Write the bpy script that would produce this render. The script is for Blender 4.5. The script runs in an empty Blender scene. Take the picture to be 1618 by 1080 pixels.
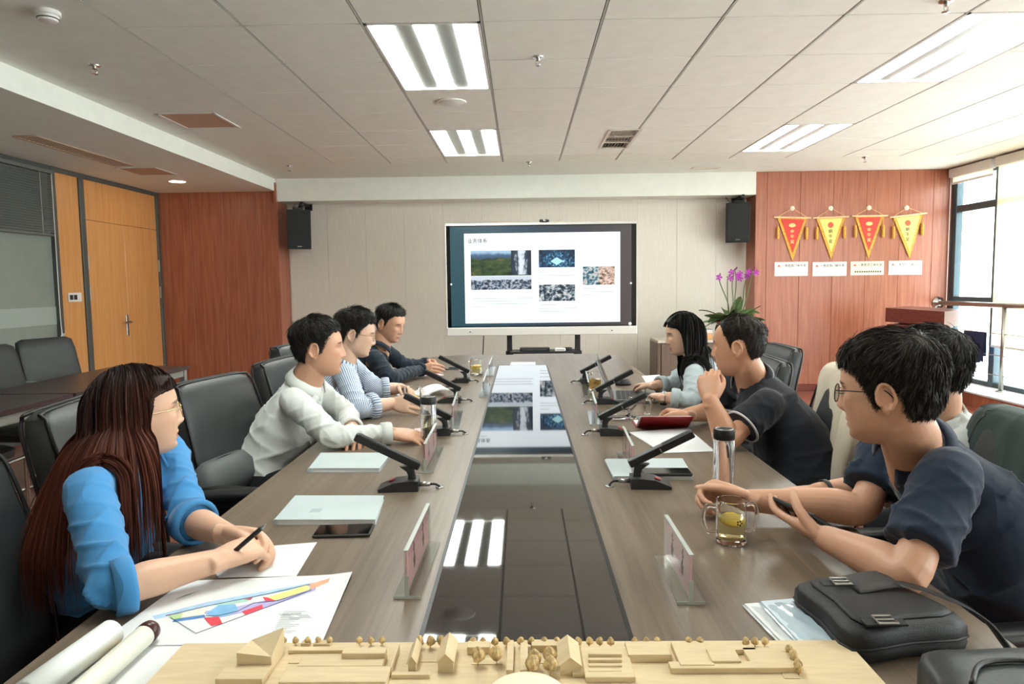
import bpy, bmesh, math, random
import numpy as np
from mathutils import Matrix, Vector
random.seed(7); RNG = np.random.default_rng(7)
SC = bpy.context.scene
COL = SC.collection
PI = math.pi

# ------------------------------------------------------------------ camera
FPX, PITCH, YAW, ROLL, HC = 1097.48, 0.0822292, 0.0149307, -0.0124488, 1.34
def _axes():
    cy, sy = math.cos(YAW), math.sin(YAW)
    f = np.array([-sy*math.cos(PITCH), cy*math.cos(PITCH), -math.sin(PITCH)])
    r = np.array([cy, sy, 0.0]); u = np.cross(r, f)
    c, s = math.cos(ROLL), math.sin(ROLL)
    return c*r+s*u, -s*r+c*u, f
CR, CU, CF = _axes()
cam_d = bpy.data.cameras.new('camera'); cam = bpy.data.objects.new('camera', cam_d); COL.objects.link(cam)
cam_d.sensor_fit = 'HORIZONTAL'; cam_d.sensor_width = 36.0; cam_d.lens = FPX/1618*36.0
cam_d.clip_start = 0.02; cam_d.clip_end = 200
cam.matrix_world = Matrix(((CR[0], CU[0], -CF[0], 0), (CR[1], CU[1], -CF[1], 0), (CR[2], CU[2], -CF[2], HC), (0, 0, 0, 1)))
SC.camera = cam

def U(px, py, z=None, Y=None, X=None):
    """photo pixel -> world point on a horizontal plane, a depth plane or a side plane"""
    d = CF+(px-809)/FPX*CR-(py-540)/FPX*CU
    s = (z-HC)/d[2] if z is not None else Y/d[1] if Y is not None else X/d[0]
    return d*s+np.array([0, 0, HC])

# ------------------------------------------------------------------ world, exposure
W = bpy.data.worlds.new('world'); SC.world = W; W.use_nodes = True
bg = W.node_tree.nodes['Background']; bg.inputs[0].default_value = (0.93, 1.0, 0.985, 1); bg.inputs[1].default_value = 6.6
SC.view_settings.view_transform = 'Standard'; SC.view_settings.look = 'None'
SC.view_settings.gamma = 1.0; SC.view_settings.use_curve_mapping = False
SC.view_settings.exposure = 0.58
PANEL_E = 19.0

XL, XR, YB, YW, YN, CZ = -4.41, 5.17, 8.47, 8.82, -2.4, 2.647
GX0, GY0 = -1.9857, 3.5805            # ceiling grid origin, 0.6 m modules
WIN_Y = [8.40, 7.66, 6.42, 5.18, 3.94, 2.70, 1.46, 0.22, -1.02, -2.26]

# ------------------------------------------------------------------ helpers
def lin(h):
    if isinstance(h, str):
        h = h.lstrip('#'); h = [int(h[i:i+2], 16)/255 for i in (0, 2, 4)]
    return tuple((c/12.92 if c <= .04045 else ((c+.055)/1.055)**2.4) for c in h[:3])+(1.0,)

class NT:
    """small node-graph helper"""
    def __init__(s, m): s.t = m.node_tree; s.n = s.t.nodes; s.l = s.t.links
    def new(s, typ, **kw):
        n = s.n.new(typ)
        for k, v in kw.items():
            if k.startswith('i_'):
                key = k[2:]; key = int(key) if key.isdigit() else key.replace('_', ' ')
                s.put(n.inputs[key], v)
            else: setattr(n, k, v)
        return n
    def put(s, sock, v):
        if isinstance(v, bpy.types.NodeSocket): s.l.new(v, sock)
        else: sock.default_value = v
    def math(s, op, a, b=0.0, c=None):
        n = s.n.new('ShaderNodeMath'); n.operation = op
        s.put(n.inputs[0], a); s.put(n.inputs[1], b)
        if c is not None: s.put(n.inputs[2], c)
        return n.outputs[0]
    def mix(s, f, a, b):
        n = s.n.new('ShaderNodeMix'); n.data_type = 'RGBA'
        s.put(n.inputs[0], f); s.put(n.inputs[6], a); s.put(n.inputs[7], b)
        return n.outputs[2]
    def ramp(s, f, stops):
        n = s.n.new('ShaderNodeValToRGB'); s.put(n.inputs[0], f); e = n.color_ramp.elements
        while len(e) < len(stops): e.new(.5)
        for q, (p, c) in zip(e, stops): q.position = p; q.color = c if len(c) == 4 else lin(c)
        return n.outputs[0]
    def coords(s, scale=(1, 1, 1), out='Object', rot=(0, 0, 0)):
        tc = s.n.new('ShaderNodeTexCoord'); mp = s.n.new('ShaderNodeMapping')
        s.l.new(tc.outputs[out], mp.inputs[0]); mp.inputs['Scale'].default_value = scale; mp.inputs['Rotation'].default_value = rot
        return mp.outputs[0]
    def noise(s, v, scale=5, detail=3, rough=.5):
        n = s.n.new('ShaderNodeTexNoise'); s.put(n.inputs['Vector'], v)
        n.inputs['Scale'].default_value = scale; n.inputs['Detail'].default_value = detail; n.inputs['Roughness'].default_value = rough
        return n.outputs['Fac']

MATS = {}
def mat(name, color, rough=.5, metal=0.0, var=.06, vscale=8.0, bump=0.0, bscale=60.0, stretch=(1, 1, 1), spec=.5,
        emit=None, es=0.0, coat=0.0, trans=0.0, ior=1.45, alpha=1.0, sheen=0.0, sss=0.0):
    if name in MATS: return MATS[name]
    m = bpy.data.materials.new(name); m.use_nodes = True; MATS[name] = m
    g = NT(m); b = g.n['Principled BSDF']
    c = lin(color)
    if var > 0:
        v = g.coords(stretch); f = g.noise(v, vscale, 4, .55)
        d = tuple(max(0, x*(1-var*2)) for x in c[:3])+(1,); e = tuple(min(1, x*(1+var*2)) for x in c[:3])+(1,)
        g.l.new(g.ramp(f, [(.3, d), (.7, e)]), b.inputs['Base Color'])
    else: b.inputs['Base Color'].default_value = c
    if bump > 0:
        v2 = g.coords(stretch); f2 = g.noise(v2, bscale, 3, .6)
        bp = g.new('ShaderNodeBump', i_Strength=bump, i_Distance=.004, i_Height=f2)
        g.l.new(bp.outputs[0], b.inputs['Normal'])
    b.inputs['Roughness'].default_value = rough; b.inputs['Metallic'].default_value = metal
    b.inputs['Specular IOR Level'].default_value = spec; b.inputs['Coat Weight'].default_value = coat
    b.inputs['Transmission Weight'].default_value = trans; b.inputs['IOR'].default_value = ior; b.inputs['Alpha'].default_value = alpha
    b.inputs['Sheen Weight'].default_value = sheen
    if sss: b.inputs['Subsurface Weight'].default_value = sss; b.inputs['Subsurface Radius'].default_value = (.012, .005, .003); b.inputs['Subsurface Scale'].default_value = 1.0
    if emit is not None: b.inputs['Emission Color'].default_value = lin(emit); b.inputs['Emission Strength'].default_value = es
    return m

def wood(name, c1, c2, rough=.35, axis=2, scale=1.0, spec=.5, coat=0.0):
    """grain stretched along one axis"""
    if name in MATS: return MATS[name]
    m = bpy.data.materials.new(name); m.use_nodes = True; MATS[name] = m
    g = NT(m); b = g.n['Principled BSDF']
    st = [14*scale]*3; st[axis] = .7*scale
    v = g.coords(tuple(st)); f = g.noise(v, 2.2, 6, .62)
    st2 = [70*scale]*3; st2[axis] = 1.6*scale
    f2 = g.noise(g.coords(tuple(st2)), 2.0, 3, .5)
    s = g.math('ADD', g.math('MULTIPLY', f, .65), g.math('MULTIPLY', f2, .35))
    g.l.new(g.ramp(s, [(.36, lin(c1)), (.62, lin(c2))]), b.inputs['Base Color'])
    bp = g.new('ShaderNodeBump', i_Strength=.08, i_Distance=.002, i_Height=f2); g.l.new(bp.outputs[0], b.inputs['Normal'])
    b.inputs['Roughness'].default_value = rough; b.inputs['Specular IOR Level'].default_value = spec; b.inputs['Coat Weight'].default_value = coat
    return m

def thin_glass(name, tint=(.9, .95, .95), gloss=.08, rough=.02):
    if name in MATS: return MATS[name]
    m = bpy.data.materials.new(name); m.use_nodes = True; MATS[name] = m; g = NT(m)
    g.n.remove(g.n['Principled BSDF'])
    t = g.new('ShaderNodeBsdfTransparent', i_Color=tint+(1,)); gl = g.new('ShaderNodeBsdfGlossy', i_Roughness=rough)
    lw = g.new('ShaderNodeLayerWeight', i_Blend=.5)
    mx = g.new('ShaderNodeMixShader', i_0=g.math('ADD', g.math('MULTIPLY', g.math('POWER', lw.outputs['Facing'], 4.0), .7), .02+gloss*.2), i_1=t.outputs[0], i_2=gl.outputs[0])
    g.l.new(mx.outputs[0], g.n['Material Output'].inputs[0])
    return m

class MB:
    """collects vertices and faces for one mesh"""
    def __init__(s): s.v = []; s.f = []; s.m = []; s.mi = 0
    def add(s, vs, fs):
        o = len(s.v); s.v.extend([tuple(float(c) for c in p) for p in vs]); s.f.extend([tuple(i+o for i in f) for f in fs]); s.m.extend([s.mi]*len(fs)); return s
    def box(s, x0, x1, y0, y1, z0, z1, M=None):
        vs = [(x, y, z) for z in (z0, z1) for y in (y0, y1) for x in (x0, x1)]
        if M is not None: vs = [tuple(M @ Vector(p)) for p in vs]
        return s.add(vs, [(0, 2, 3, 1), (4, 5, 7, 6), (0, 1, 5, 4), (2, 6, 7, 3), (0, 4, 6, 2), (1, 3, 7, 5)])
    def bevbox(s, x0, x1, y0, y1, z0, z1, r=.005, M=None):
        """box with chamfered vertical edges and chamfered top and bottom"""
        def ring(z, i):
            a, b, c, d = x0+i, x1-i, y0+i, y1-i; k = r
            return [(a+k, c, z), (b-k, c, z), (b, c+k, z), (b, d-k, z), (b-k, d, z), (a+k, d, z), (a, d-k, z), (a, c+k, z)]
        rs = [ring(z0, r*.7), ring(z0+r*.7, 0), ring(z1-r*.7, 0), ring(z1, r*.7)]
        if M is not None: rs = [[tuple(M @ Vector(p)) for p in q] for q in rs]
        return s.loft(rs)
    def loft(s, rings, cap=True, closed=True):
        n = len(rings[0]); vs = [p for r in rings for p in r]; fs = []
        for i in range(len(rings)-1):
            for j in range(n if closed else n-1):
                k = (j+1) % n
                fs.append((i*n+j, i*n+k, (i+1)*n+k, (i+1)*n+j))
        if cap:
            fs.append(tuple(range(n-1, -1, -1))); fs.append(tuple((len(rings)-1)*n+j for j in range(n)))
        return s.add(vs, fs)
    def tube(s, pts, r, n=8, cap=True, closed=False):
        pts = np.array(pts, float); m = len(pts)
        rr = np.full(m, r) if np.isscalar(r) else np.array(r, float)
        T = np.zeros_like(pts)
        for i in range(m):
            a = pts[(i-1) % m] if (closed or i > 0) else pts[i]; b = pts[(i+1) % m] if (closed or i < m-1) else pts[i]
            T[i] = (b-a)/max(1e-9, np.linalg.norm(b-a))
        u = np.cross(T[0], [0, 0, 1.0]);
        if np.linalg.norm(u) < 1e-3: u = np.cross(T[0], [1.0, 0, 0])
        u /= np.linalg.norm(u); rings = []
        for i in range(m):
            u = u-T[i]*np.dot(u, T[i]); u /= np.linalg.norm(u); w = np.cross(T[i], u)
            rings.append([pts[i]+rr[i]*(math.cos(a)*u+math.sin(a)*w) for a in np.linspace(0, 2*PI, n, endpoint=False)])
        if closed: rings.append(rings[0]); return s.loft(rings, cap=False)
        return s.loft(rings, cap=cap)
    def lathe(s, prof, n=24, c=(0, 0, 0), M=None):
        """profile of (radius, z)"""
        rings = []
        for r, z in prof:
            q = [(c[0]+r*math.cos(a), c[1]+r*math.sin(a), c[2]+z) for a in np.linspace(0, 2*PI, n, endpoint=False)]
            if M is not None: q = [tuple(M @ Vector(p)) for p in q]
            rings.append(q)
        return s.loft(rings)
    def prism(s, poly, z0, z1, M=None):
        r = [[(x, y, z) for x, y in poly] for z in (z0, z1)]
        if M is not None: r = [[tuple(M @ Vector(p)) for p in q] for q in r]
        return s.loft(r)
    def quad(s, a, b, c, d): return s.add([a, b, c, d], [(0, 1, 2, 3)])
    def poly(s, pts): return s.add(pts, [tuple(range(len(pts)))])
    def mesh(s, name='mesh', smooth=False):
        me = bpy.data.meshes.new(name); me.from_pydata(s.v, [], s.f)
        if any(s.m): me.polygons.foreach_set('material_index', s.m)
        if smooth: me.polygons.foreach_set('use_smooth', [True]*len(me.polygons))
        me.update(); return me

def fix_normals(me):
    bm = bmesh.new(); bm.from_mesh(me); bmesh.ops.recalc_face_normals(bm, faces=bm.faces[:]); bm.to_mesh(me); bm.free()

def obj(name, mb, m, parent=None, smooth=False, world=False, kind=None, auto=None, label=None):
    me = mb.mesh(name, smooth) if isinstance(mb, MB) else mb
    if isinstance(mb, MB): fix_normals(me)
    for q in (m if isinstance(m, (list, tuple)) else [m]): me.materials.append(q)
    if auto:
        me.polygons.foreach_set('use_smooth', [True]*len(me.polygons)); me.set_sharp_from_angle(angle=math.radians(auto))
    o = bpy.data.objects.new(name, me); COL.objects.link(o)
    if parent is not None:
        o.parent = parent
        if world: o.matrix_parent_inverse = wmat(parent).inverted()
    if kind: o['kind'] = kind
    if label: o['label'] = label
    return o
def wmat(o):
    m = o.matrix_parent_inverse @ o.matrix_basis if o.parent else o.matrix_basis
    return (wmat(o.parent) @ m) if o.parent else m.copy()
def tag(o, label, cat, group=None):
    o['label'] = label; o['category'] = cat
    if group: o['group'] = group
    return o
def thing(name, label, cat, loc=(0, 0, 0), rz=0.0, group=None):
    o = bpy.data.objects.new(name, None); COL.objects.link(o); o.empty_display_size = .1
    o.location = tuple(float(c) for c in loc); o.rotation_euler = (0, 0, rz)
    return tag(o, label, cat, group)
def copy_tree(o, parent=None):
    c = o.copy(); COL.objects.link(c)
    if parent is not None: c.parent = parent
    for ch in list(o.children): copy_tree(ch, c)
    return c
def dup(root, loc, rz, label=None, group=None):
    r = copy_tree(root); r.location = tuple(float(c) for c in loc); r.rotation_euler = (0, 0, rz)
    if label: r['label'] = label
    if group: r['group'] = group
    return r
def struct(name, mb, m, parent=None, **k):
    o = obj(name, mb, m, parent, **k); o['kind'] = 'structure'; return o
def T4(loc=(0, 0, 0), rz=0, ry=0, rx=0):
    return Matrix.Translation(Vector([float(c) for c in loc])) @ Matrix.Rotation(rz, 4, 'Z') @ Matrix.Rotation(ry, 4, 'Y') @ Matrix.Rotation(rx, 4, 'X')
def text_mesh(body, size, extrude=0.0, bold=.012):
    cu = bpy.data.curves.new('lettering', 'FONT'); cu.body = body; cu.size = size; cu.align_x = 'CENTER'; cu.align_y = 'CENTER'; cu.extrude = extrude
    cu.resolution_u = 2; cu.offset = size*bold
    o = bpy.data.objects.new('tmp', cu); COL.objects.link(o)
    dg = bpy.context.evaluated_depsgraph_get(); dg.update()
    me = bpy.data.meshes.new_from_object(o.evaluated_get(dg)); bpy.data.objects.remove(o); bpy.data.curves.remove(cu)
    return me
def text(body, size, M, m, parent, name='lettering'):
    me = text_mesh(body, size); me.transform(M); me.materials.clear()
    return obj(name, me, m, parent)
def catmull(P, k=6, closed=False):
    P = np.array(P, float); out = []; n = len(P)
    rng = range(n) if closed else range(n-1)
    for i in rng:
        a, b = P[i], P[(i+1) % n]
        p0 = P[i-1] if (closed or i > 0) else 2*a-b
        p3 = P[(i+2) % n] if (closed or i < n-2) else 2*b-a
        for t in np.linspace(0, 1, k, endpoint=False):
            out.append(.5*(2*a+(b-p0)*t+(2*p0-5*a+4*b-p3)*t*t+(3*a-p0-3*b+p3)*t**3))
    if not closed: out.append(P[-1])
    return np.array(out)
def sring(c, ax, ay, rx, ry, n=24, p=2.0):
    """superellipse ring"""
    a = np.linspace(0, 2*PI, n, endpoint=False); ca, sa = np.cos(a), np.sin(a)
    x = np.sign(ca)*np.abs(ca)**(2/p)*rx; y = np.sign(sa)*np.abs(sa)**(2/p)*ry
    return [np.array(c)+x[i]*np.array(ax)+y[i]*np.array(ay) for i in range(n)]
# ------------------------------------------------------------------ materials of the setting
M_tile = mat('ceiling_tile_white', '#eef1e8', .85, var=.015, bump=.15, bscale=220)
M_plaster = mat('plaster_white', '#edf0e8', .8, var=.015)
M_grid = mat('grid_grey', '#9b9b94', .5, var=0)
M_grid2 = mat('grid_white', '#c9c8c1', .5, var=0)
M_beige = mat('wall_beige', '#e0dbd0', .6, var=.02, stretch=(6, 6, .5))
M_redwood = wood('red_wood_veneer', '#94523c', '#b37156', .34, 2)
M_orange = wood('orange_wood_veneer', '#d08f50', '#dca468', .4, 2)
M_floor = wood('red_floor_boards', '#743d2c', '#935844', .28, 1)
M_frame = mat('grey_metal_frame', '#5c615e', .45, .3, var=.02)
M_alu = mat('dark_window_metal', '#4a5a62', .4, .4, var=.02)
M_black = mat('black_plastic', '#17181a', .45, var=.03)
M_dark = mat('charcoal_plastic', '#2a2c2e', .4, var=.03)
M_chrome = mat('chrome', '#c9c9c6', .18, 1.0, var=0)
M_white = mat('white_plastic', '#e4e3df', .4, var=.01)
M_steel = mat('brushed_steel', '#a9a9a6', .3, .9, var=.02)
M_lamp = mat('lamp_tube', '#ffffff', .5, var=0, emit='#f8fdf6', es=PANEL_E)
M_grey_refl = mat('lamp_reflector', '#9da19d', .35, .2, var=0)
M_pane = thin_glass('window_pane_glass', (.97, .98, .98), .05)
M_frost = mat('frosted_partition_glass', '#8b948c', .28, var=.02, spec=.6)
M_frost2 = mat('frosted_band', '#a4afa9', .4, var=.01)
M_slat = mat('blind_slat_grey', '#6a6e6b', .5, .1, var=.02)
M_roller = bpy.data.materials.new('roller_blind_fabric'); M_roller.use_nodes = True
_g = NT(M_roller); _g.n.remove(_g.n['Principled BSDF'])
_a = _g.new('ShaderNodeBsdfDiffuse', i_Color=lin('#f4efdd')); _b = _g.new('ShaderNodeBsdfTranslucent', i_Color=lin('#fbf6e6'))
_m = _g.new('ShaderNodeMixShader', i_0=.6, i_1=_a.outputs[0], i_2=_b.outputs[0]); _g.l.new(_m.outputs[0], _g.n['Material Output'].inputs[0])

# ------------------------------------------------------------------ floor, walls
struct('floor', MB().box(XL-.2, XR+.3, YN-.1, YW+.1, -.12, 0), M_floor)
wb = struct('wall_back', MB().box(-3.2, 3.2, YW, YW+.12, 0, 2.75), M_beige)
xs = [-2.93+.488*i for i in range(13)]
pm = MB().bevbox(0, .4862, 0, .014, 0, 2.38, .0015).mesh(); fix_normals(pm); pm.materials.append(M_beige)
for x in xs[:-1]:
    o = bpy.data.objects.new('wall_panel', pm); COL.objects.link(o); o.location = (x, YW-.0135, 0); o.parent = wb
# red timber returns left and right of the beige recess
for side, x0, x1, x_first in (('left', XL, -2.945, -4.41), ('right', 2.815, 5.19, 2.951-.395)):
    w = struct('wall_'+('far_left' if side == 'left' else 'far_right'), MB().box(x0, x1, YB+.015, YW+.1, 0, 2.66 if side == 'right' else 2.52), M_redwood)
    x = x_first
    while x < x1-.01:
        a, b = max(x, x0), min(x+.395, x1)
        if b-a > .02:
            struct_o = obj('wall_panel', MB().bevbox(a+.0012, b-.0012, YB, YB+.018, .085, 2.645 if side == 'right' else 2.5, .0025), M_redwood, w)
        x += .395
    struct('baseboard_far_'+side, MB().bevbox(x0, x1, YB-.012, YB+.02, 0, .085, .003), mat('red_skirting', '#6e2a1a', .35))
struct('wall_near', MB().box(XL-.2, XR+.3, YN-.12, YN, 0, 2.75), M_beige)

# left wall: solid backing, frosted partition, orange panel, double door
wl = struct('wall_left', MB().box(XL-.16, XL-.05, YN, YB+.2, 0, 2.66), mat('corridor_dark', '#555b57', .7))
def left_panel(name, y0, y1, z0, z1, m, d0=.05, d1=.0, parent=wl, bev=.003, kind=None):
    o = obj(name, MB().bevbox(XL-d0, XL+d1, y0, y1, z0, z1, bev), m, parent)
    if kind: o['kind'] = kind
    return o
left_panel('timber_panel', 6.60, 6.955, .04, 2.5, M_orange)
for (ya, yb_) in ((6.545, 6.60), (6.955, 7.03), (8.415, 8.47)):
    left_panel('post', ya, yb_, 0, 2.5, M_frame, .05, .018)
left_panel('head_rail', 6.545, 8.47, 2.455, 2.5, M_frame, .05, .016)
dr = struct('door_1', MB().bevbox(XL-.045, XL+.002, 7.03, 8.415, 2.052, 2.455, .004), M_orange)
for a, b in ((7.032, 7.7195), (7.7245, 8.413)):
    lf = obj('door_leaf', MB().bevbox(XL-.045, XL+.004, a, b, .01, 2.048, .004), M_orange, dr)
    hy = a if a < 7.5 else b
    for hz in (1.62, 1.30, .35):
        obj('hinge', MB().tube([(XL+.012, hy, hz-.07), (XL+.012, hy, hz+.07)], .011, 8), M_steel, lf)
    if a < 7.5:
        hb = obj('handle', MB().bevbox(XL+.004, XL+.016, 7.655, 7.70, .83, 1.06, .004).tube([(XL+.016, 7.678, .98), (XL+.055, 7.678, .98)], .009, 8).tube([(XL+.055, 7.69, .98), (XL+.057, 7.56, .975)], .009, 8).tube([(XL+.01, 7.678, .88), (XL+.025, 7.678, .88)], .013, 10), M_steel, lf)
# partition glazing towards the camera
wn = struct('window_1', MB().bevbox(XL-.04, XL-.02, YN+.05, 6.545, .06, 2.46, .003), M_frost)
obj('frosted_band', MB().box(XL-.0195, XL-.018, YN+.05, 6.545, 1.02, 1.185), M_frost2, wn)
for y in (5.2, 3.85, 2.5, 1.15, -.2, -1.55):
    obj('window_frame', MB().bevbox(XL-.05, XL+.012, y-.03, y+.03, 0, 2.5, .004), M_frame, wn)
obj('window_frame', MB().bevbox(XL-.05, XL+.012, YN, 6.545, 2.455, 2.5, .004), M_frame, wn)
obj('window_frame', MB().bevbox(XL-.05, XL+.012, YN, 6.545, 0, .08, .004), M_frame, wn)
bl = thing('window_blind', 'grey slatted venetian blind half lowered over the frosted partition', 'blind', (XL+.03, 5.9, 1.84))
obj('head_box', MB().bevbox(XL+.015, XL+.05, 5.24, 6.53, 2.42, 2.455, .004), M_slat, bl, world=True)
sm = MB().box(-.0125, .0125, 0, 1.28, -.0008, .0008, Matrix.Rotation(math.radians(58), 4, 'Y')).mesh(); fix_normals(sm); sm.materials.append(M_slat)
for i in range(24):
    o = bpy.data.objects.new('slat', sm); COL.objects.link(o); o.parent = bl; o.location = (.0, -.655, .045+i*.0225)
obj('bottom_rail', MB().bevbox(XL+.02, XL+.045, 5.245, 6.525, 1.842, 1.866, .003), M_slat, bl, world=True)
for y in (5.4, 6.35): obj('ladder_cord', MB().tube([(XL+.044, y, 1.85), (XL+.044, y, 2.43)], .0015, 5), M_white, bl, world=True)
c = catmull([(XL+.05, 6.5, 2.42), (XL+.05, 6.5, 1.8), (XL+.05, 6.5, 1.0), (XL+.06, 6.53, .93), (XL+.05, 6.47, .84), (XL+.055, 6.5, .93), (XL+.05, 6.52, .82), (XL+.05, 6.5, .95)], 5)
obj('pull_cord', MB().tube(c, .004, 5), M_white, bl, world=True)
sw = thing('light_switch', 'white wall plate with two dark switches on the orange timber panel', 'switch', (XL+.002, 6.795, 1.27))
obj('plate', MB().bevbox(0, .012, -.10, .10, -.045, .045, .004), M_white, sw)
for y in (-.062, -.0): obj('rocker', MB().bevbox(.012, .016, y-.024, y+.024, -.024, .024, .003), M_dark, sw)

# ------------------------------------------------------------------ ceiling
ce = struct('ceiling', MB().box(XL-.2, XR+.3, YN-.1, YW+.1, 2.70, 2.82), M_plaster)
NCX, JN, JF = 11, -10, 6      # columns, first and last joint row
gx1 = GX0+.6*NCX; gy0 = GY0+.6*JN; gy1 = 7.55
def cpiece(x0, x1, y0, y1, name='plaster_border'):
    return obj(name, MB().box(x0, x1, y0, y1, CZ, 2.70), M_plaster, ce)
cpiece(-2.965, GX0, YN, YB+.4); cpiece(gx1, XR+.2, YN, YB+.4); cpiece(GX0, gx1, gy1, YB+.4)
lamps = [(2, 0), (2, 4), (7, 0), (7, 4), (2, -4), (7, -4)]
skip = {(c, j+k) for c, j in lamps for k in (0, 1)}
VP = U(978, 220, z=CZ); VX0, VX1, VY0, VY1 = VP[0]-.13, VP[0]+.13, VP[1]-.40, VP[1]+.40
tm = {}
for c in range(NCX):
    for j in range(JN, JF+1):
        if (c, j) in skip: continue
        y1 = min(GY0+.6*(j+1), gy1); L = round(y1-(GY0+.6*j), 3)
        ax_, bx_, ay_, by_ = GX0+.6*c+.008, GX0+.6*c+.592, GY0+.6*j+.008, y1-.008
        if ax_ < VX1 and bx_ > VX0 and ay_ < VY1 and by_ > VY0:      # tile cut around the vent opening
            lo_, hi_ = max(ay_, VY0), min(by_, VY1)
            for q in ((ax_, VX0, ay_, by_), (VX1, bx_, ay_, by_), (max(ax_, VX0), min(bx_, VX1), ay_, lo_), (max(ax_, VX0), min(bx_, VX1), hi_, by_)):
                if q[1]-q[0] > .008 and q[3]-q[2] > .008: obj('ceiling_tile', MB().bevbox(*q, CZ, CZ+.014, .003), M_tile, ce)
            continue
        if L not in tm:
            tm[L] = MB().bevbox(.008, .592, .008, L-.008, 0, .014, .003).mesh(); fix_normals(tm[L]); tm[L].materials.append(M_tile)
        o = bpy.data.objects.new('ceiling_tile', tm[L]); COL.objects.link(o); o.parent = ce; o.location = (GX0+.6*c, GY0+.6*j, CZ)
bar = MB()
for c in range(NCX+1): bar.box(GX0+.6*c-.012, GX0+.6*c+.012, gy0, gy1, CZ+.010, CZ+.03)
for j in range(JN, JF+2):
    if GY0+.6*j < gy1: bar.box(GX0, gx1, GY0+.6*j-.012, GY0+.6*j+.012, CZ+.013, CZ+.028)
obj('runner_grid', bar, M_grid, ce)
bar2 = MB()
for c in range(NCX+1): bar2.box(GX0+.6*c-.0025, GX0+.6*c+.0025, gy0, gy1, CZ-.001, CZ+.012)
obj('main_runner', bar2, M_grid2, ce)
for c, j in lamps:
    x0, y0 = GX0+.6*c, GY0+.6*j
    where = {(2, 0): 'three-tube ceiling light ahead of the round ceiling speaker', (2, 4): 'three-tube ceiling light between the round speaker and the display wall',
             (7, 0): 'three-tube ceiling light nearer the window side, away from the pennant wall', (7, 4): 'three-tube ceiling light closest to the pennant wall'}.get((c, j), {(2, -4): 'three-tube ceiling light above the end of the table away from the display'}.get((c, j), 'three-tube ceiling light above the windows-side seats away from the display'))
    off = {(2, -4): 'door_row', (7, -4): 'window_row'}.get((c, j))
    t = thing('ceiling_light' if not off else 'ceiling_light_'+off+'_offscreen', where, 'ceiling light', (x0+.3, y0+.6, CZ), 0, 'recessed ceiling lights')
    obj('housing', MB().box(-.295, .295, -.595, .595, .03, .05), M_grey_refl, t)
    for sgn in (-1, 1):
        obj('frame', MB().box(sgn*.285-.008, sgn*.285+.008, -.595, .595, -.001, .045), M_white, t)
        obj('frame', MB().box(-.293, .293, sgn*.587-.008, sgn*.587+.008, -.001, .045), M_white, t)
    for k in (-1, 0, 1):
        obj('lamp_strip' if not off else 'lamp_strip_%s_%s_offscreen' % (off, ('near', 'middle', 'far')[k+1]), MB().bevbox(k*.206-.049, k*.206+.049, -.575, .575, .004, .030, .003), M_lamp, t)
    for k in (-.103, .103):
        obj('reflector', MB().bevbox(k-.050, k+.050, -.578, .578, .012, .030, .003), M_grey_refl, t)

# soffit along the left wall and beam over the display wall
struct('trim_1', MB().box(XL-.16, -2.965, YN, YB+.02, 2.50, 2.70), M_plaster)
struct('trim_2', MB().box(-2.947, 2.817, YB+.002, YW+.1, 2.378, 2.70), M_plaster)
struct('trim_3', MB().bevbox(-2.985, -2.947, YB-.03, YB+.01, 2.36, 2.60, .003), M_redwood)

# ceiling fittings
def vent(name, label, x, y, z, w, l, n, rz=0, warm=False, opening=False):
    t = thing(name, label, 'vent', (x, y, z), rz)
    mf = mat('vent_frame', '#d8d2c4', .5, var=0) if not warm else mat('vent_frame_warm', '#c3a892', .5, var=0)
    for s in (-1, 1):
        obj('frame', MB().box(s*(w/2)-.012, s*(w/2)+.012, -l/2, l/2, -.006, .004), mf, t)
        obj('frame', MB().box(-w/2, w/2, s*(l/2)-.012, s*(l/2)+.012, -.006, .004), mf, t)
    if opening:                                                     # blades hang in a real opening
        for i in range(n):
            xx = -w/2+(i+.5)*w/n
            obj('louvre', MB().box(-.0015, .0015, -l/2, l/2, -.010, .010, Matrix.Translation((xx, 0, .008)) @ Matrix.Rotation(.5, 4, 'Y')), mf, t)
        for yy in (-l/6, l/6): obj('divider', MB().box(-w/2, w/2, yy-.008, yy+.008, -.004, .012), mf, t)
        return t
    obj('backing', MB().box(-w/2, w/2, -l/2, l/2, -.001, .0), mf, t)
    if n:
        for i in range(n):
            yy = -l/2+(i+.5)*l/n
            obj('louvre', MB().box(-w/2, w/2, -.004, .004, -.003, .003, Matrix.Translation((0, yy, -.003)) @ Matrix.Rotation(.2, 4, 'X')), mf, t)
    return t
def at(px, py, z): return U(px, py, z=z)
p = at(978, 220, CZ)
vent('air_vent', 'white slatted air vent set in the ceiling grid', p[0], p[1], CZ-.001, .26, .80, 9, opening=True)
p = at(315, 190, CZ); q = at(1115, 265, CZ)
hp_ = mat('hatch_peach', '#c7a68c', .7, var=.02)
t = thing('access_hatch', 'peach ceiling access hatch with white edge beside the soffit', 'hatch', (p[0], p[1], CZ-.001))
obj('panel', MB().bevbox(-.20, .20, -.23, .23, -.004, 0, .002), hp_, t)
for s in (-1, 1): obj('frame', MB().box(s*.212-.012, s*.212+.012, -.25, .25, -.007, 0), M_white, t); obj('frame', MB().box(-.224, .224, s*.242-.012, s*.242+.012, -.007, 0), M_white, t)
vent('air_vent', 'tiny slatted vent at the far edge of the ceiling above the pennants', q[0], q[1], CZ-.001, .3, .12, 4)
p = at(125, 240, 2.5); vent('air_vent', 'long narrow slot diffuser in the lowered soffit', p[0], p[1], 2.499, .17, 1.30, 26, 0, True)
p = at(232, 270, 2.5)
t = thing('access_hatch', 'peach access hatch in the lowered soffit beside the downlight', 'hatch', (p[0], p[1], 2.499))
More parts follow.
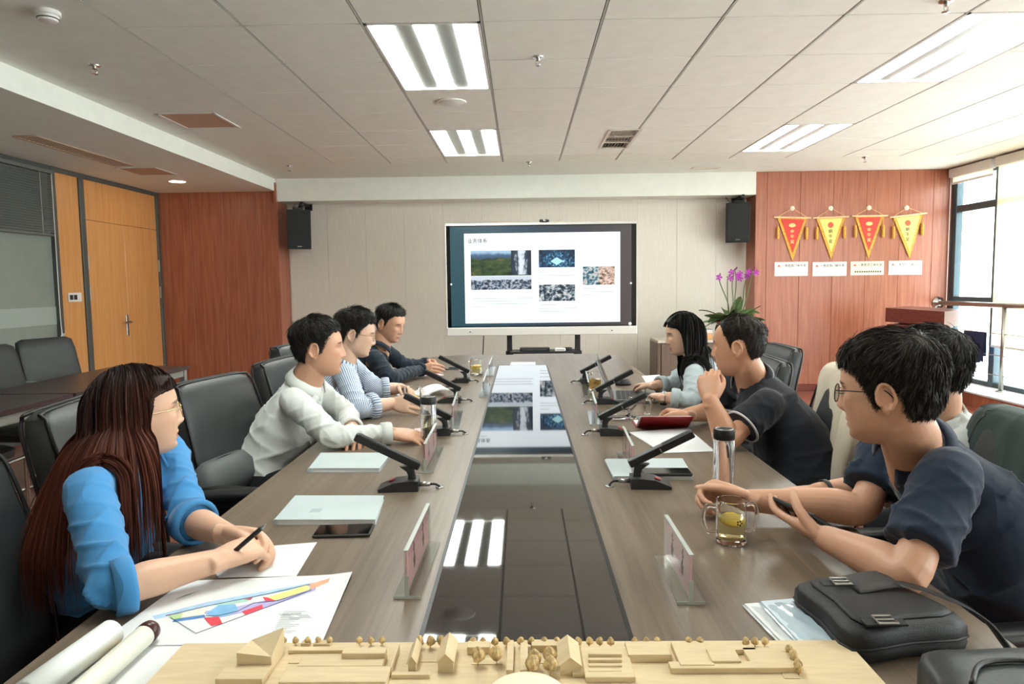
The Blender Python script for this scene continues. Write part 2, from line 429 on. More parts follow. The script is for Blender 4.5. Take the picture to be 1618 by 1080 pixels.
obj('panel', MB().bevbox(-.18, .18, -.2, .2, -.004, 0, .002), hp_, t)
for s in (-1, 1): obj('frame', MB().box(s*.19-.01, s*.19+.01, -.22, .22, -.006, 0), M_white, t); obj('frame', MB().box(-.2, .2, s*.21-.01, s*.21+.01, -.006, 0), M_white, t)
p = at(280, 286, 2.5)
t = thing('downlight', 'round recessed downlight glowing in the lowered soffit', 'downlight', (p[0], p[1], 2.5))
obj('trim_ring', MB().lathe([(.095, 0), (.10, -.006), (.085, -.008), (.08, -.002)], 28), M_white, t, auto=40)
obj('lens', MB().lathe([(.08, -.001), (.078, -.005), (.02, -.007)], 24), mat('downlight_lens', '#ffffff', .5, var=0, emit='#fff6e6', es=20), t)
for px, py, lab, z in ((75, 18, 'white round smoke detector on the plain ceiling band', CZ),):
    p = at(px, py, z); t = thing('smoke_detector', lab, 'detector', (p[0], p[1], z))
    obj('base', MB().lathe([(.055, 0), (.055, -.018), (.05, -.022)], 28), M_white, t, auto=40)
    obj('head', MB().lathe([(.046, -.022), (.046, -.03), (.040, -.045), (.024, -.05)], 28), M_white, t, auto=40)
    obj('sensor_ring', MB().lathe([(.044, -.031), (.0475, -.034), (.044, -.037)], 28), M_frame, t)
p = at(713, 161, CZ); t = thing('ceiling_speaker', 'flat white round loudspeaker between two ceiling lights', 'ceiling speaker', (p[0], p[1], CZ))
obj('grille', MB().lathe([(.095, 0), (.095, -.006), (.08, -.012), (.03, -.014)], 32), M_white, t, auto=50)
obj('rim', MB().lathe([(.095, 0), (.108, 0), (.106, -.008), (.095, -.008)], 32), M_plaster, t, auto=50)
for px, py, lab in ((149, 103, 'chrome sprinkler head on the plain ceiling band'), (850, 90, 'chrome sprinkler head in the tile grid beside the first ceiling light'),
                    (836, 256, 'small sprinkler head above the display screen'), (457, 262, 'small sprinkler head near the beam end and timber return'), (1367, 248, 'small sprinkler head above the pennants'), (1495, 1, 'sprinkler head beside the window-side ceiling light')):
    p = at(px, py, CZ); t = thing('sprinkler', lab, 'sprinkler', (p[0], p[1], CZ), .4, 'ceiling sprinklers')
    obj('escutcheon', MB().lathe([(.034, 0), (.032, -.006), (.018, -.010)], 20), M_chrome, t, auto=40)
    obj('nozzle', MB().lathe([(.010, -.008), (.012, -.02), (.008, -.026)], 12), M_chrome, t, auto=40)
    obj('yoke', MB().tube([(-.012, 0, -.02), (-.014, 0, -.036), (-.004, 0, -.05)], .0025, 6).tube([(.012, 0, -.02), (.014, 0, -.036), (.004, 0, -.05)], .0025, 6), M_chrome, t)
    obj('deflector', MB().lathe([(.018, -.05), (.018, -.053), (.006, -.055)], 16), M_chrome, t)

# ------------------------------------------------------------------ window wall on the right
wr = struct('wall_right', MB().box(XR-.02, XR+.22, YN, YB+.1, 2.56, 2.72).box(XR-.02, XR+.2, YN, YB+.1, -.1, .10), M_plaster)
for i, (a, b) in enumerate(zip(WIN_Y[:-1], WIN_Y[1:])):
    w = struct('window_%d' % (i+2), MB().bevbox(XR-.03, XR+.05, b-.045, b+.045, .12, 2.58, .005), M_alu)
    if i == 0: obj('window_frame', MB().bevbox(XR-.03, XR+.05, a-.03, YB-.005, .12, 2.58, .005), M_alu, w)
    for z, h in ((.155, .05), (1.10, .035), (2.16, .04), (2.55, .04)):
        obj('window_frame', MB().bevbox(XR-.025, XR+.045, b+.045, a-.03, z-h, z+h, .004), M_alu, w)
    for z0, z1 in ((.205, 1.065), (1.135, 2.12), (2.20, 2.51)):
        obj('pane', MB().box(XR+.008, XR+.014, b+.045, a-.03, z0, z1), M_pane, w)
struct('trim_4', MB().bevbox(4.72, XR-.02, YN, YB, .135, .155, .004), mat('sill_stone', '#d7d8d6', .25, var=.04))
struct('trim_5', MB().bevbox(4.735, 4.76, YN, YB-.005, 0, .136, .003), M_redwood)
for i, (y0, y1, zb, lab) in enumerate(((7.68, 8.42, 2.47, 'cream roller blind rolled up above the corner window'), (6.44, 7.62, .62, 'cream roller blind pulled low over the second window bay'))):
    t = thing('roller_blind', lab, 'blind', (XR-.07, (y0+y1)/2, zb))
    obj('cassette', MB().bevbox(XR-.11, XR-.035, y0, y1, 2.53, 2.63, .01), M_white, t, world=True)
    obj('fabric', MB().box(XR-.071, XR-.069, y0+.015, y1-.015, zb, 2.55), M_roller, t, world=True)
    obj('bottom_bar', MB().bevbox(XR-.08, XR-.06, y0+.015, y1-.015, zb-.02, zb+.005, .004), M_white, t, world=True)
    if i == 0: obj('bead_chain', MB().tube([(XR-.09, 8.40, 2.53), (XR-.09, 8.40, 1.0)], .004, 5), M_white, t, world=True)
# handrail with tension cables
RX = 5.02
t = thing('handrail', 'stainless handrail with thin cables in front of the windows', 'handrail', (RX, 6, 0))
obj('rail', MB().tube([(RX, YB-.01, 1.06), (RX, YN+.1, 1.06)], .028, 14), M_steel, t, world=True, smooth=True)
obj('wall_flange', MB().lathe([(.075, 0), (.07, .02), (.04, .032), (.035, .05)], 24, M=T4((RX, YB-.002, 1.06), rx=PI/2)), M_chrome, t, world=True, smooth=True)
for z in (.76, .53, .32): obj('cable', MB().tube([(RX, YB-.01, z), (RX, YN+.1, z)], .005, 6), M_steel, t, world=True)
for y in (7.3, 5.9, 4.5, 3.1, 1.7, .3, -1.1):
    obj('post', MB().tube([(RX, y, .15), (RX, y, 1.05)], .022, 12).lathe([(.05, .15), (.05, .165), (.03, .17)], 16, (RX, y, 0)), M_steel, t, world=True, smooth=True)
# outside: a pale brace and a far pavement
t = tag(obj('steel_brace', MB().tube([(XR+.45, 8.1, 2.3), (XR+.45, 7.3, .9)], .05, 8), mat('pale_steel', '#d4dbd8', .6)), 'pale diagonal steel brace outside the corner window', 'brace')
# ------------------------------------------------------------------ conference table
M_table = wood('table_walnut_grey', '#5f5244', '#78695a', .36, 1, .9, .5)
M_tskirt = wood('table_base_dark', '#3a302a', '#4c4037', .45, 2)
M_leather = mat('black_leather', '#303334', .42, var=.06, vscale=14, bump=.12, bscale=160)
M_leather2 = M_leather
M_piping = mat('leather_piping', '#1c1e1f', .4, var=0)
TZ = .75
HWX, TY0, TY1 = .792, .22, 5.86
tb = thing('conference_table', 'long walnut conference table with a black glass inlay', 'table', (0, 3, 0))
def tpoly(h, y0, y1, r, n=9):
    P = [(-h, y0), (h, y0)]
    for a in np.linspace(0, PI/2, n): P.append((h-r+r*math.cos(a), y1-r*.75+r*.75*math.sin(a)))
    for a in np.linspace(PI/2, PI, n): P.append((-h+r+r*math.cos(a), y1-r*.75+r*.75*math.sin(a)))
    return P
# top as a ring of boards around the inlay: two long sides, near and far ends
GXI, GYA, GYB = .176, .5, 5.06
full = tpoly(HWX, TY0, TY1, .36)
def edge_top(poly):
    m = MB(); a = [(x*.996, y if y < 1 else y-.004) for x, y in poly]
    m.loft([[(x, y, TZ-.052) for x, y in a], [(x, y, TZ-.048) for x, y in poly], [(x, y, TZ-.004) for x, y in poly], [(x, y, TZ) for x, y in a]]); return m
obj('tabletop', edge_top(full), M_table, tb, world=True)
obj('glass_inlay', MB().bevbox(-GXI+.004, GXI-.004, GYA, GYB-.004, TZ-.002, TZ+.0022, .0006), mat('black_glass', '#050607', .025, var=0, spec=1.0, coat=.6), tb, world=True)
ed = MB()
for s in (-1, 1): ed.box(s*GXI-.004, s*GXI+.004, GYA, GYB, TZ-.002, TZ+.0026)
ed.box(-GXI, GXI, GYB-.004, GYB+.004, TZ-.002, TZ+.0026)
obj('inlay_edging', ed, mat('edging_black', '#0c0c0c', .4, var=0), tb, world=True)
obj('under_frame', MB().prism(tpoly(.46, TY0+.25, TY1-.35, .3), TZ-.11, TZ-.05), M_tskirt, tb, world=True)
for y in (.8, 2.4, 4.0, 5.1): obj('pedestal', MB().bevbox(-.34, .34, y-.10, y+.10, 0, TZ-.10, .01), M_tskirt, tb, world=True)
for s in (-1, 1): obj('modesty_panel', MB().bevbox(s*.30-.012, s*.30+.012, .7, 5.2, .08, TZ-.1, .004), M_tskirt, tb, world=True)

# ------------------------------------------------------------------ leather meeting chairs
def make_chair(leather, name='meeting_chair'):
    t = thing(name, 'x', 'chair')
    zs = np.array([.43, .46, .55, .70, .85, .95, .985, 1.0])
    ws = np.array([.20, .215, .225, .228, .225, .218, .205, .175])
    th = np.array([.030, .042, .046, .044, .040, .036, .030, .016])
    xb = -.225-.10*((zs-.43)/.57)-.02*np.sin((zs-.43)/.57*PI)*-1
    rings = [sring((xb[i], 0, zs[i]), (1, 0, 0), (0, 1, 0), th[i], ws[i], 32, 7 if i < 7 else 5) for i in range(len(zs))]
    b = obj('backrest', MB().loft(rings), leather, t, auto=35)
    for sx in (.9, -.9):
        pth = []
        idx = list(range(1, len(zs)))
        for i in idx: pth.append((xb[i]+sx*th[i], -ws[i]*.985, zs[i]))
        pth2 = [(x, -y, z) for x, y, z in pth[::-1]]
        obj('piping', MB().tube(catmull(pth+pth2, 3), .005, 6), M_piping, b, smooth=True)
    sr = [sring((-.01, 0, z), (1, 0, 0), (0, 1, 0), rx, ry, 28, 5) for z, rx, ry in ((.37, .21, .21), (.385, .235, .235), (.44, .24, .24), (.468, .225, .225), (.476, .16, .16))]
    obj('seat', MB().loft(sr), leather, t, auto=40)
    for s in (-1, 1):
        y = s*.265
        ar = [sring((x, y, z), (0, 1, 0), (0, 0, 1), .030*k, .017*k, 14, 3) for x, z, k in ((-.24, .645, .6), (-.225, .648, 1), (-.05, .655, 1), (.12, .655, 1), (.20, .645, .95), (.225, .635, .5))]
        a = obj('armrest', MB().loft(ar), M_black, t, smooth=True)
        pth = catmull([(-.24, y, .63), (-.10, y, .628), (.10, y, .63), (.185, y, .60), (.20, y, .50), (.17, y, .30), (.20, y, .05), (.17, y, .016), (-.20, y, .016)], 5)
        obj('arm_frame', MB().tube(pth, .013, 8), M_black, a, smooth=True)
        obj('bracket', MB().lathe([(.016, -.012), (.016, .012)], 12, M=T4((-.245, y, .635), ry=PI/2)), M_chrome, a)
        obj('stay', MB().tube([(.0, y, .016), (.0, y*.8, .38)], .012, 8), M_black, t)
    obj('crossbar', MB().tube([(-.20, -.265, .016), (-.20, .265, .016)], .013, 8), M_black, t)
    obj('seat_bar', MB().tube([(0, -.21, .375), (0, .21, .375)], .012, 8), M_black, t)
    return t
chair = make_chair(M_leather); chairR = make_chair(M_leather2)
used = {}
def place_chair(proto, x, y, rz, label, group):
    # backrest centre of the top edge stands at (x, y)
    d = -.325
    loc = (x-d*math.cos(rz), y-d*math.sin(rz), 0)
    if id(proto) not in used:
        used[id(proto)] = 1; proto.location = loc; proto.rotation_euler = (0, 0, rz); proto['label'] = label; proto['group'] = group; return proto
    r = dup(proto, loc, rz, label, group); r.scale = (1, 1, 1); return r
gL = 'black leather chairs along the timber-door side'; gR = 'black leather chairs along the window side'
place_chair(chair, -1.21, 1.86, .12, 'black leather chair behind the woman in the blue shirt', gL).scale = (1.04, 1.0, 1.04)
place_chair(chair, -1.19, 2.60, -.22, 'black leather chair behind the man in the white shirt', gL)
place_chair(chair, -1.17, 3.27, -.08, 'black leather chair behind the man in the striped shirt', gL)
place_chair(chair, -1.38, 4.13, -.2, 'black leather chair behind the man in the long-sleeved navy shirt', gL)
place_chair(chair, -1.20, 1.28, -.08, 'empty black leather chair next to the woman in the blue shirt', gL)
place_chair(chairR, 1.385, 3.70, PI+.0, 'black leather chair of the woman with the laptop', gR)
place_chair(chairR, 1.11, 3.10, PI-.05, 'empty black leather chair between the laptop woman and the man in the polo shirt', gR)
place_chair(chairR, 1.19, 2.44, PI+.05, 'black leather chair under the cream jacket', gR)
place_chair(chairR, 1.74, 1.99, PI-.05, 'black leather chair of the man in the grey shirt', gR)
place_chair(chairR, 1.25, 1.60, PI+.1, 'black leather chair under the dark jacket', gR)

# ------------------------------------------------------------------ side tables and chairs along the partition
M_stop = wood('side_table_dark_top', '#33262a', '#463436', .3, 1)
M_stleg = mat('grey_steel_leg', '#9c9f9a', .4, .5, var=.02)
def side_table(y0, y1, label):
    t = thing('side_table', label, 'table', (-2.86, (y0+y1)/2, 0), 0, 'side tables along the partition')
    obj('tabletop', MB().bevbox(-3.16, -2.57, y0, y1, .722, .75, .004), M_stop, t, world=True)
    obj('apron', MB().bevbox(-3.12, -2.60, y0+.03, y0+.07, .672, .722, .003).bevbox(-3.12, -2.60, y1-.07, y1-.03, .672, .722, .003).bevbox(-2.63, -2.59, y0+.03, y1-.03, .672, .722, .003).bevbox(-3.13, -3.09, y0+.03, y1-.03, .672, .722, .003), M_stleg, t, world=True)
    for x in (-3.12, -2.60):
        for y in (y0+.05, y1-.05): obj('leg', MB().bevbox(x-.02, x+.02, y-.02, y+.02, 0, .722, .004), M_stleg, t, world=True)
side_table(3.92, 5.30, 'dark-topped side table with grey steel legs nearest the double door')
side_table(2.50, 3.90, 'dark-topped side table with grey steel legs away from the double door')
def cantilever_chair():
    t = thing('cantilever_chair', 'x', 'chair', group='cantilever chairs behind the side tables')
    zs = [.50, .52, .70, .90, .97, .99]; ws = [.19, .21, .222, .222, .212, .17]; th = [.02, .03, .034, .030, .024, .012]
    xb = [-.22-.12*((z-.5)/.49) for z in zs]
    obj('backrest', MB().loft([sring((xb[i], 0, zs[i]), (1, 0, 0), (0, 1, 0), th[i], ws[i], 28, 6) for i in range(6)]), M_leather, t, auto=35)
    obj('seat', MB().loft([sring((0, 0, z), (1, 0, 0), (0, 1, 0), a, a, 24, 5) for z, a in ((.41, .20), (.42, .225), (.46, .23), (.48, .2))]), M_leather, t, auto=35)
    for s in (-1, 1):
        y = s*.25
        pth = catmull([(-.25, s*.215, .58), (-.27, y, .68), (-.05, y, .70), (.20, y, .66), (.22, y, .45), (.21, y, .06), (.17, y, .016), (-.10, y, .016), (-.24, y, .016)], 6)
        obj('frame_tube', MB().tube(pth, .0125, 10), M_chrome, t, smooth=True)
    obj('crossbar', MB().tube([(-.24, -.25, .016), (-.24, .25, .016)], .0125, 8), M_chrome, t)
    obj('seat_bar', MB().tube([(.215, -.25, .395), (.215, .25, .395)], .012, 8), M_chrome, t)
    return t
c0 = cantilever_chair(); c0['label'] = 'black cantilever chair behind the side table, closer to the double door'
c0.location = (-3.22, 4.98, 0); c0.rotation_euler = (0, 0, -.3)
dup(c0, (-3.12, 4.36, 0), -.1, 'second black cantilever chair from the double door')
dup(c0, (-3.05, 3.6, 0), .05, 'third black cantilever chair from the double door')

# ------------------------------------------------------------------ interactive display on its stand
YS = 7.2
def S(px, py): return U(px, py, Y=YS)
t = thing('display_screen', 'large interactive display on a black stand showing a slide', 'screen', (.2, YS, 0))
a, b = S(703, 351), S(1008, 352); bl_, br_ = S(706, 529), S(1006, 529)
sx0, sx1 = (a[0]+bl_[0])/2, (b[0]+br_[0])/2; sz1 = (a[2]+b[2])/2; sz0 = (bl_[2]+br_[2])/2
W_, H_ = sx1-sx0, sz1-sz0
M_bez = mat('display_white_frame', '#d9d8d2', .35, .1, var=0)
obj('casing', MB().bevbox(sx0, sx1, YS+.012, YS+.09, sz0+.075, sz1, .008), M_bez, t, world=True)
obj('frame', MB().bevbox(sx0, sx1, YS-.004, YS+.014, sz1-.022, sz1, .003).bevbox(sx0, sx0+.010, YS-.004, YS+.014, sz0+.06, sz1, .003).bevbox(sx1-.010, sx1, YS-.004, YS+.014, sz0+.06, sz1, .003), M_bez, t, world=True)
ob = obj('speaker_bar', MB().bevbox(sx0, sx1, YS-.012, YS+.06, sz0, sz0+.085, .008), M_bez, t, world=True)
obj('port', MB().box(sx0+.235, sx0+.25, YS-.0135, YS-.011, sz0+.035, sz0+.045).box(sx1-.27, sx1-.255, YS-.0135, YS-.011, sz0+.035, sz0+.045), M_dark, ob, world=True)
py0, py1 = sz0+.085, sz1-.022
pn = obj('panel', MB().box(sx0+.010, sx1-.010, YS+.004, YS+.012, py0, py1), mat('panel_dark', '#0a0b0d', .12, var=0), t, world=True)
def screen_mat(name, fn, es=1.0):
    m = bpy.data.materials.new(name); m.use_nodes = True; MATS[name] = m; g = NT(m); bs = g.n['Principled BSDF']
    bs.inputs['Base Color'].default_value = (.01, .01, .01, 1); bs.inputs['Roughness'].default_value = .25
    g.put(bs.inputs['Emission Color'], fn(g)); bs.inputs['Emission Strength'].default_value = es
    return m
def deskt(g):
    v = g.new('ShaderNodeSeparateXYZ', i_0=g.coords(out='Generated')).outputs
    return g.ramp(v[0], [(0, '#2f5f6c'), (.35, '#2b4f66'), (.7, '#454a55'), (1, '#5a5050')])
def quad_on(name, x0, x1, z0, z1, m, d, parent=pn):
    return obj(name, MB().quad((x0, YS+.004-d, z0), (x1, YS+.004-d, z0), (x1, YS+.004-d, z1), (x0, YS+.004-d, z1)), m, parent, world=True)
quad_on('desktop', sx0+.05, sx1-.06, py0+.012, py1-.008, screen_mat('screen_desktop', deskt, .5), .0008)
q0, q1 = S(733, 369), S(980, 508)
lx0, lx1, lz1, lz0 = q0[0], q1[0], q0[2], q1[2]
quad_on('slide', lx0, lx1, lz0, lz1, screen_mat('screen_slide', lambda g: g.new('ShaderNodeRGB').outputs[0], .95), .0016)
bpy.data.materials['screen_slide'].node_tree.nodes['RGB'].outputs[0].default_value = lin('#f2fbff')
def sl(u, v):  # slide fraction (0..1, top left origin) -> x, z
    return lx0+(lx1-lx0)*u, lz1-(lz1-lz0)*v
def vxyz(g): return g.new('ShaderNodeSeparateXYZ', i_0=g.coords(out='Generated')).outputs
def ph_valley(g):
    o = vxyz(g); n = g.noise(g.coords(out='Generated', scale=(2.4, 1, 1.2)), 2, 6, .6); n2 = g.noise(g.coords(out='Generated', scale=(3.2, 1, 3)), 2.2, 5, .65)
    h = g.math('ADD', o[2], g.math('MULTIPLY', g.math('SUBTRACT', n, .5), .35))
    land = g.ramp(n2, [(.35, '#0e241b'), (.5, '#2d4a24'), (.62, '#4a5c33'), (.72, '#b3543c')])
    return g.mix(g.math('GREATER_THAN', h, .68), land, g.ramp(h, [(.68, '#2d4a66'), (.82, '#44688c'), (.93, '#a9cbe6')]))
def ph_fall(g):
    n = g.noise(g.coords(out='Generated', scale=(2, 1, 1)), 2.2, 5, .6); o = vxyz(g)
    d = g.math('ABSOLUTE', g.math('SUBTRACT', o[0], .5))
    return g.ramp(g.math('ADD', g.math('MULTIPLY', d, -1.2), n), [(.05, '#16283a'), (.22, '#2c4257'), (.36, '#dfe9f2')])
def ph_crowd(g):
    n = g.noise(g.coords(out='Generated', scale=(9, 1, 2.4)), 2.2, 4, .65); o = vxyz(g)
    c = g.ramp(n, [(.38, '#141e2b'), (.48, '#3b5068'), (.58, '#b9c6d4'), (.68, '#8a4a3a')])
    return g.mix(g.math('GREATER_THAN', g.math('ADD', o[2], g.math('MULTIPLY', n, .5)), .95), c, lin('#cfdbe6'))
def ph_stage(g):
    o = vxyz(g); n = g.noise(g.coords(out='Generated', scale=(7, 1, 3)), 2.2, 3, .6)
    r = g.math('ADD', g.math('ABSOLUTE', g.math('SUBTRACT', o[0], .5)), g.math('MULTIPLY', g.math('ABSOLUTE', g.math('SUBTRACT', o[2], .35)), .8))
    c = g.ramp(g.math('ADD', n, g.math('MULTIPLY', r, -.25)), [(.3, '#0c2238'), (.45, '#1d557d'), (.55, '#5fb4dd'), (.62, '#d8f4ff')])
    return g.mix(g.math('LESS_THAN', r, .18), c, lin('#b9f0f6'))
def ph_street(g):
    n = g.noise(g.coords(out='Generated', scale=(4, 1, 2)), 2.2, 5, .65)
    return g.ramp(n, [(.36, '#101722'), (.46, '#27394a'), (.55, '#9fb0ba'), (.62, '#f0ece4'), (.72, '#a85a44')])
def ph_mall(g):
    o = vxyz(g); n = g.noise(g.coords(out='Generated', scale=(4, 1, 3)), 2.2, 4, .65)
    c = g.ramp(n, [(.36, '#16404e'), (.48, '#3f7683'), (.56, '#d9e4e6'), (.66, '#c2705a')])
    return g.mix(g.math('GREATER_THAN', o[0], .5), c, g.ramp(n, [(.36, '#39302c'), (.5, '#c9a894'), (.6, '#f3ded2'), (.7, '#b4544a')]))
for nm, (u0, v0, u1, v1), fn in (('valley', (.04, .19, .39, .47), ph_valley), ('waterfall', (.27, .192, .39, .46), ph_fall), ('crowd', (.04, .475, .43, .625), ph_crowd), ('stage', (.478, .19, .71, .385), ph_stage), ('street', (.478, .575, .71, .76), ph_street), ('mall', (.76, .38, .965, .585), ph_mall)):
    if nm == 'valley': u1 = .43
    if nm == 'waterfall': u0, u1 = .30, .43
    x0, z1 = sl(u0, v0); x1, z0 = sl(u1, v1)
    quad_on('photo', x0, x1, z0, z1, screen_mat('screen_'+nm, fn, .72), .003 if nm == 'waterfall' else .0024)
M_ink = screen_mat('screen_ink', lambda g: lin('#2c3237'), .4); M_ink2 = screen_mat('screen_ink_pale', lambda g: lin('#b4bec6'), .7)
x, z = sl(.08, .085)
text('业务体系', .052, Matrix.Translation((x+.01, YS+.0012, z)) @ Matrix.Rotation(PI/2, 4, 'X'), M_ink, pn, 'title_lettering').matrix_parent_inverse = wmat(pn).inverted()
for u, v, w in [(.03, .125, .10)]+[(.045, .68, .10)]+[(.045, .72+.03*i, (.39, .38, .39, .1)[i]) for i in range(4)]+[(.478, .43, .06), (.478, .47, .23), (.478, .50, .12), (.478, .80, .11), (.478, .84, .24), (.478, .87, .25), (.76, .62, .09), (.76, .66, .2), (.76, .69, .15)]:
    x0, z1 = sl(u, v); x1, z0 = sl(u+w, v+.006); quad_on('text_line', x0, x1, z0, z1, M_ink2, .0024)
for px, py, r in ((713, 449, .010), (997, 447, .010), (995.5, 511, .016)):
    q = S(px, py); obj('touch_icon', MB().lathe([(r, 0), (r*.6, .0006)], 16, M=T4((q[0], YS+.001, q[2]), rx=PI/2)), M_ink2 if False else MATS['screen_slide'], pn, world=True)
cm = thing('webcam', 'small dark camera bar on top of the display screen', 'camera', (0, 0, 0))
q = S(860, 347); cm.location = (q[0], YS+.03, sz1)
obj('body', MB().bevbox(-.05, .05, -.02, .02, .006, .034, .008), M_dark, cm); obj('clip', MB().bevbox(-.02, .02, -.03, .02, 0, .008, .002), M_dark, cm)
obj('lens', MB().lathe([(.012, 0), (.012, .008), (.007, .01)], 16, M=T4((0, -.02, .02), rx=PI/2)), M_chrome, cm)
# stand
q1_, q2_ = S(805, 545), S(914, 545); q3 = S(860, 556)
for x in (q1_[0], q2_[0]):
    obj('upright', MB().bevbox(x-.028, x+.028, YS+.09, YS+.14, .06, sz0+.9, .005).bevbox(x-.04, x+.04, YS+.06, YS+.17, q3[2]-.045, q3[2]+.005, .005), M_dark, t, world=True)
    fo = obj('foot', MB().bevbox(x-.03, x+.03, YS-.28, YS+.42, .055, .095, .006), M_dark, t, world=True)
    for yy in (-.25, .39): obj('castor', MB().lathe([(.028, -.012), (.03, 0), (.028, .012)], 16, M=T4((x, YS+yy, .03), ry=PI/2)), M_black, fo, world=True)
obj('shelf', MB().bevbox(q1_[0], q2_[0], YS-.04, YS+.2, q3[2]-.012, q3[2]+.012, .004), M_dark, t, world=True)
zz = q3[2]+.012
for px, w, h, lab, m, nm in ((845, .155, .035, 'flat black media box on the display shelf', M_black, 'media_box'), (885, .055, .03, 'small white adapter on the display shelf', M_white, 'power_adapter')):
    q = S(px, 550); o = thing(nm, lab, 'box', (q[0], YS+.02, zz))
    obj('case', MB().bevbox(-w, w, -.06, .06, 0, h, .006), m, o); obj('front_strip', MB().box(-w*.8, w*.8, -.0612, -.06, h*.4, h*.6), M_frame, o)
q = S(890, 550)
o = thing('coiled_cable', 'coiled black cable on the display shelf', 'cable', (S(892, 550)[0]+.03, YS+.03, zz))
obj('loop', MB().tube([(.045*math.cos(a)*(1+.1*math.sin(3*a)), .04*math.sin(a), .01+.008*k) for k in range(3) for a in np.linspace(0, 2*PI, 16, endpoint=False)], .006, 6), M_black, o, smooth=True)
obj('tail', MB().tube(catmull([(.045, 0, .012), (.1, .02, .008), (.13, .06, .008)], 4), .006, 6), M_black, o, smooth=True)
tag(obj('power_cable', MB().tube(catmull([(S(764, 531)[0], YS+.05, sz0+.01), (S(762, 545)[0], YS+.06, .55), (S(764, 560)[0], YS+.1, .3), (S(770, 570)[0], YS+.15, .01), (.1, YS+.6, .008), (.2, YW-.03, .008)], 8), .005, 6), M_black, smooth=True), 'thin black cable hanging from the display screen to the floor', 'cable')

# ------------------------------------------------------------------ wall speakers
def speaker(px, py, label, rz):
    c = U(px, py, Y=8.52); t = thing('wall_speaker', label, 'speaker', c, 0, 'wall speakers beside the display')
    M = T4((0, 0, 0), rz=rz, rx=math.radians(7))
    pf = [(-.135, -.12), (.135, -.12), (.14, -.10), (.115, .12), (-.115, .12), (-.14, -.10)]
    obj('cabinet', MB().prism(pf, -.235, .235, M), M_black, t)
    obj('grille', MB().bevbox(-.125, .125, -.128, -.12, -.215, .225, .006, M), mat('speaker_grille', '#232527', .7, var=.05, bump=.5, bscale=700), t)
    obj('badge', MB().box(-.025, .025, -.1295, -.128, -.205, -.195, M), M_steel, t)
    br = obj('bracket', MB().bevbox(-.05, .07, -.02, .10, .235, .262, .005, M).tube([M @ Vector((0.03, .03, .26)), M @ Vector((.05, .06, .31)), (.05, YW-c[1]-.01, .31)], .022, 10).bevbox(.0, .10, YW-c[1]-.016, YW-c[1], .25, .37, .004), M_black, t)
    obj('knob', MB().lathe([(.03, -.02), (.034, 0), (.03, .02)], 14, M=M @ T4((.05, .02, .30), ry=PI/2)), M_dark, t)
    obj('wire', MB().tube(catmull([M @ Vector((-.06, .1, .2)), (-.09, .16, .30), (-.10, YW-c[1]-.004, .39)], 5), .004, 5), M_black, t)
speaker(471, 362, 'black wall speaker beside the dark timber return', .42); speaker(1166, 351, 'black wall speaker beside the pennant wall', -.30)

# ------------------------------------------------------------------ low cabinet, orchid, box
def Bk(px, py, Y=7.98): return U(px, py, Y=Y)
cz = Bk(1110, 537)[2]; cx0 = Bk(1040, 540)[0]
M_cab = wood('cabinet_walnut', '#5b4a40', '#756255', .4, 2)
t = thing('low_cabinet', 'low walnut cabinet with pale top against the beige wall', 'cabinet', ((cx0+2.7)/2, 8.2, 0))
obj('body', MB().bevbox(cx0, 2.70, 7.98, 8.44, .06, cz-.03, .005), M_cab, t, world=True)
obj('top', MB().bevbox(cx0-.01, 2.71, 7.96, 8.45, cz-.03, cz, .004), mat('cabinet_top_pale', '#c9c2b4', .4), t, world=True)
obj('side_panel', MB().bevbox(cx0-.012, cx0+.02, 7.96, 8.44, 0, cz-.03, .003), M_cab, t, world=True)
n = 3
for i in range(n):
    a = cx0+.03+(2.68-cx0-.03)/n*i; b = cx0+.03+(2.68-cx0-.03)/n*(i+1)
    d = obj('door', MB().bevbox(a+.004, b-.004, 7.965, 7.982, .09, cz-.04, .003), M_cab, t, world=True)
    obj('handle', MB().tube([(b-.04, 7.955, cz-.25), (b-.04, 7.955, cz-.12)], .006, 6), M_steel, d, world=True)
q = Bk(1116, 533); 
t = thing('storage_box', 'small peach and white box on the low cabinet', 'box', (q[0], 8.12, cz))
obj('base', MB().bevbox(-.09, .09, -.07, .07, 0, .07, .006), mat('box_peach', '#d8a06a', .5), t); obj('lid', MB().bevbox(-.094, .094, -.074, .074, .07, .115, .008), M_white, t)
q = Bk(1105, 525)
t = thing('spray_bottle', 'small white spray bottle beside the peach box', 'bottle', (q[0]-.02, 8.3, cz))
obj('bottle', MB().lathe([(.03, 0), (.032, .01), (.032, .10), (.012, .13), (.012, .15)], 16), M_white, t, auto=40); obj('trigger', MB().bevbox(-.03, .012, -.01, .01, .15, .175, .003).bevbox(-.02, -.012, -.006, .006, .115, .15, .002), M_white, t)
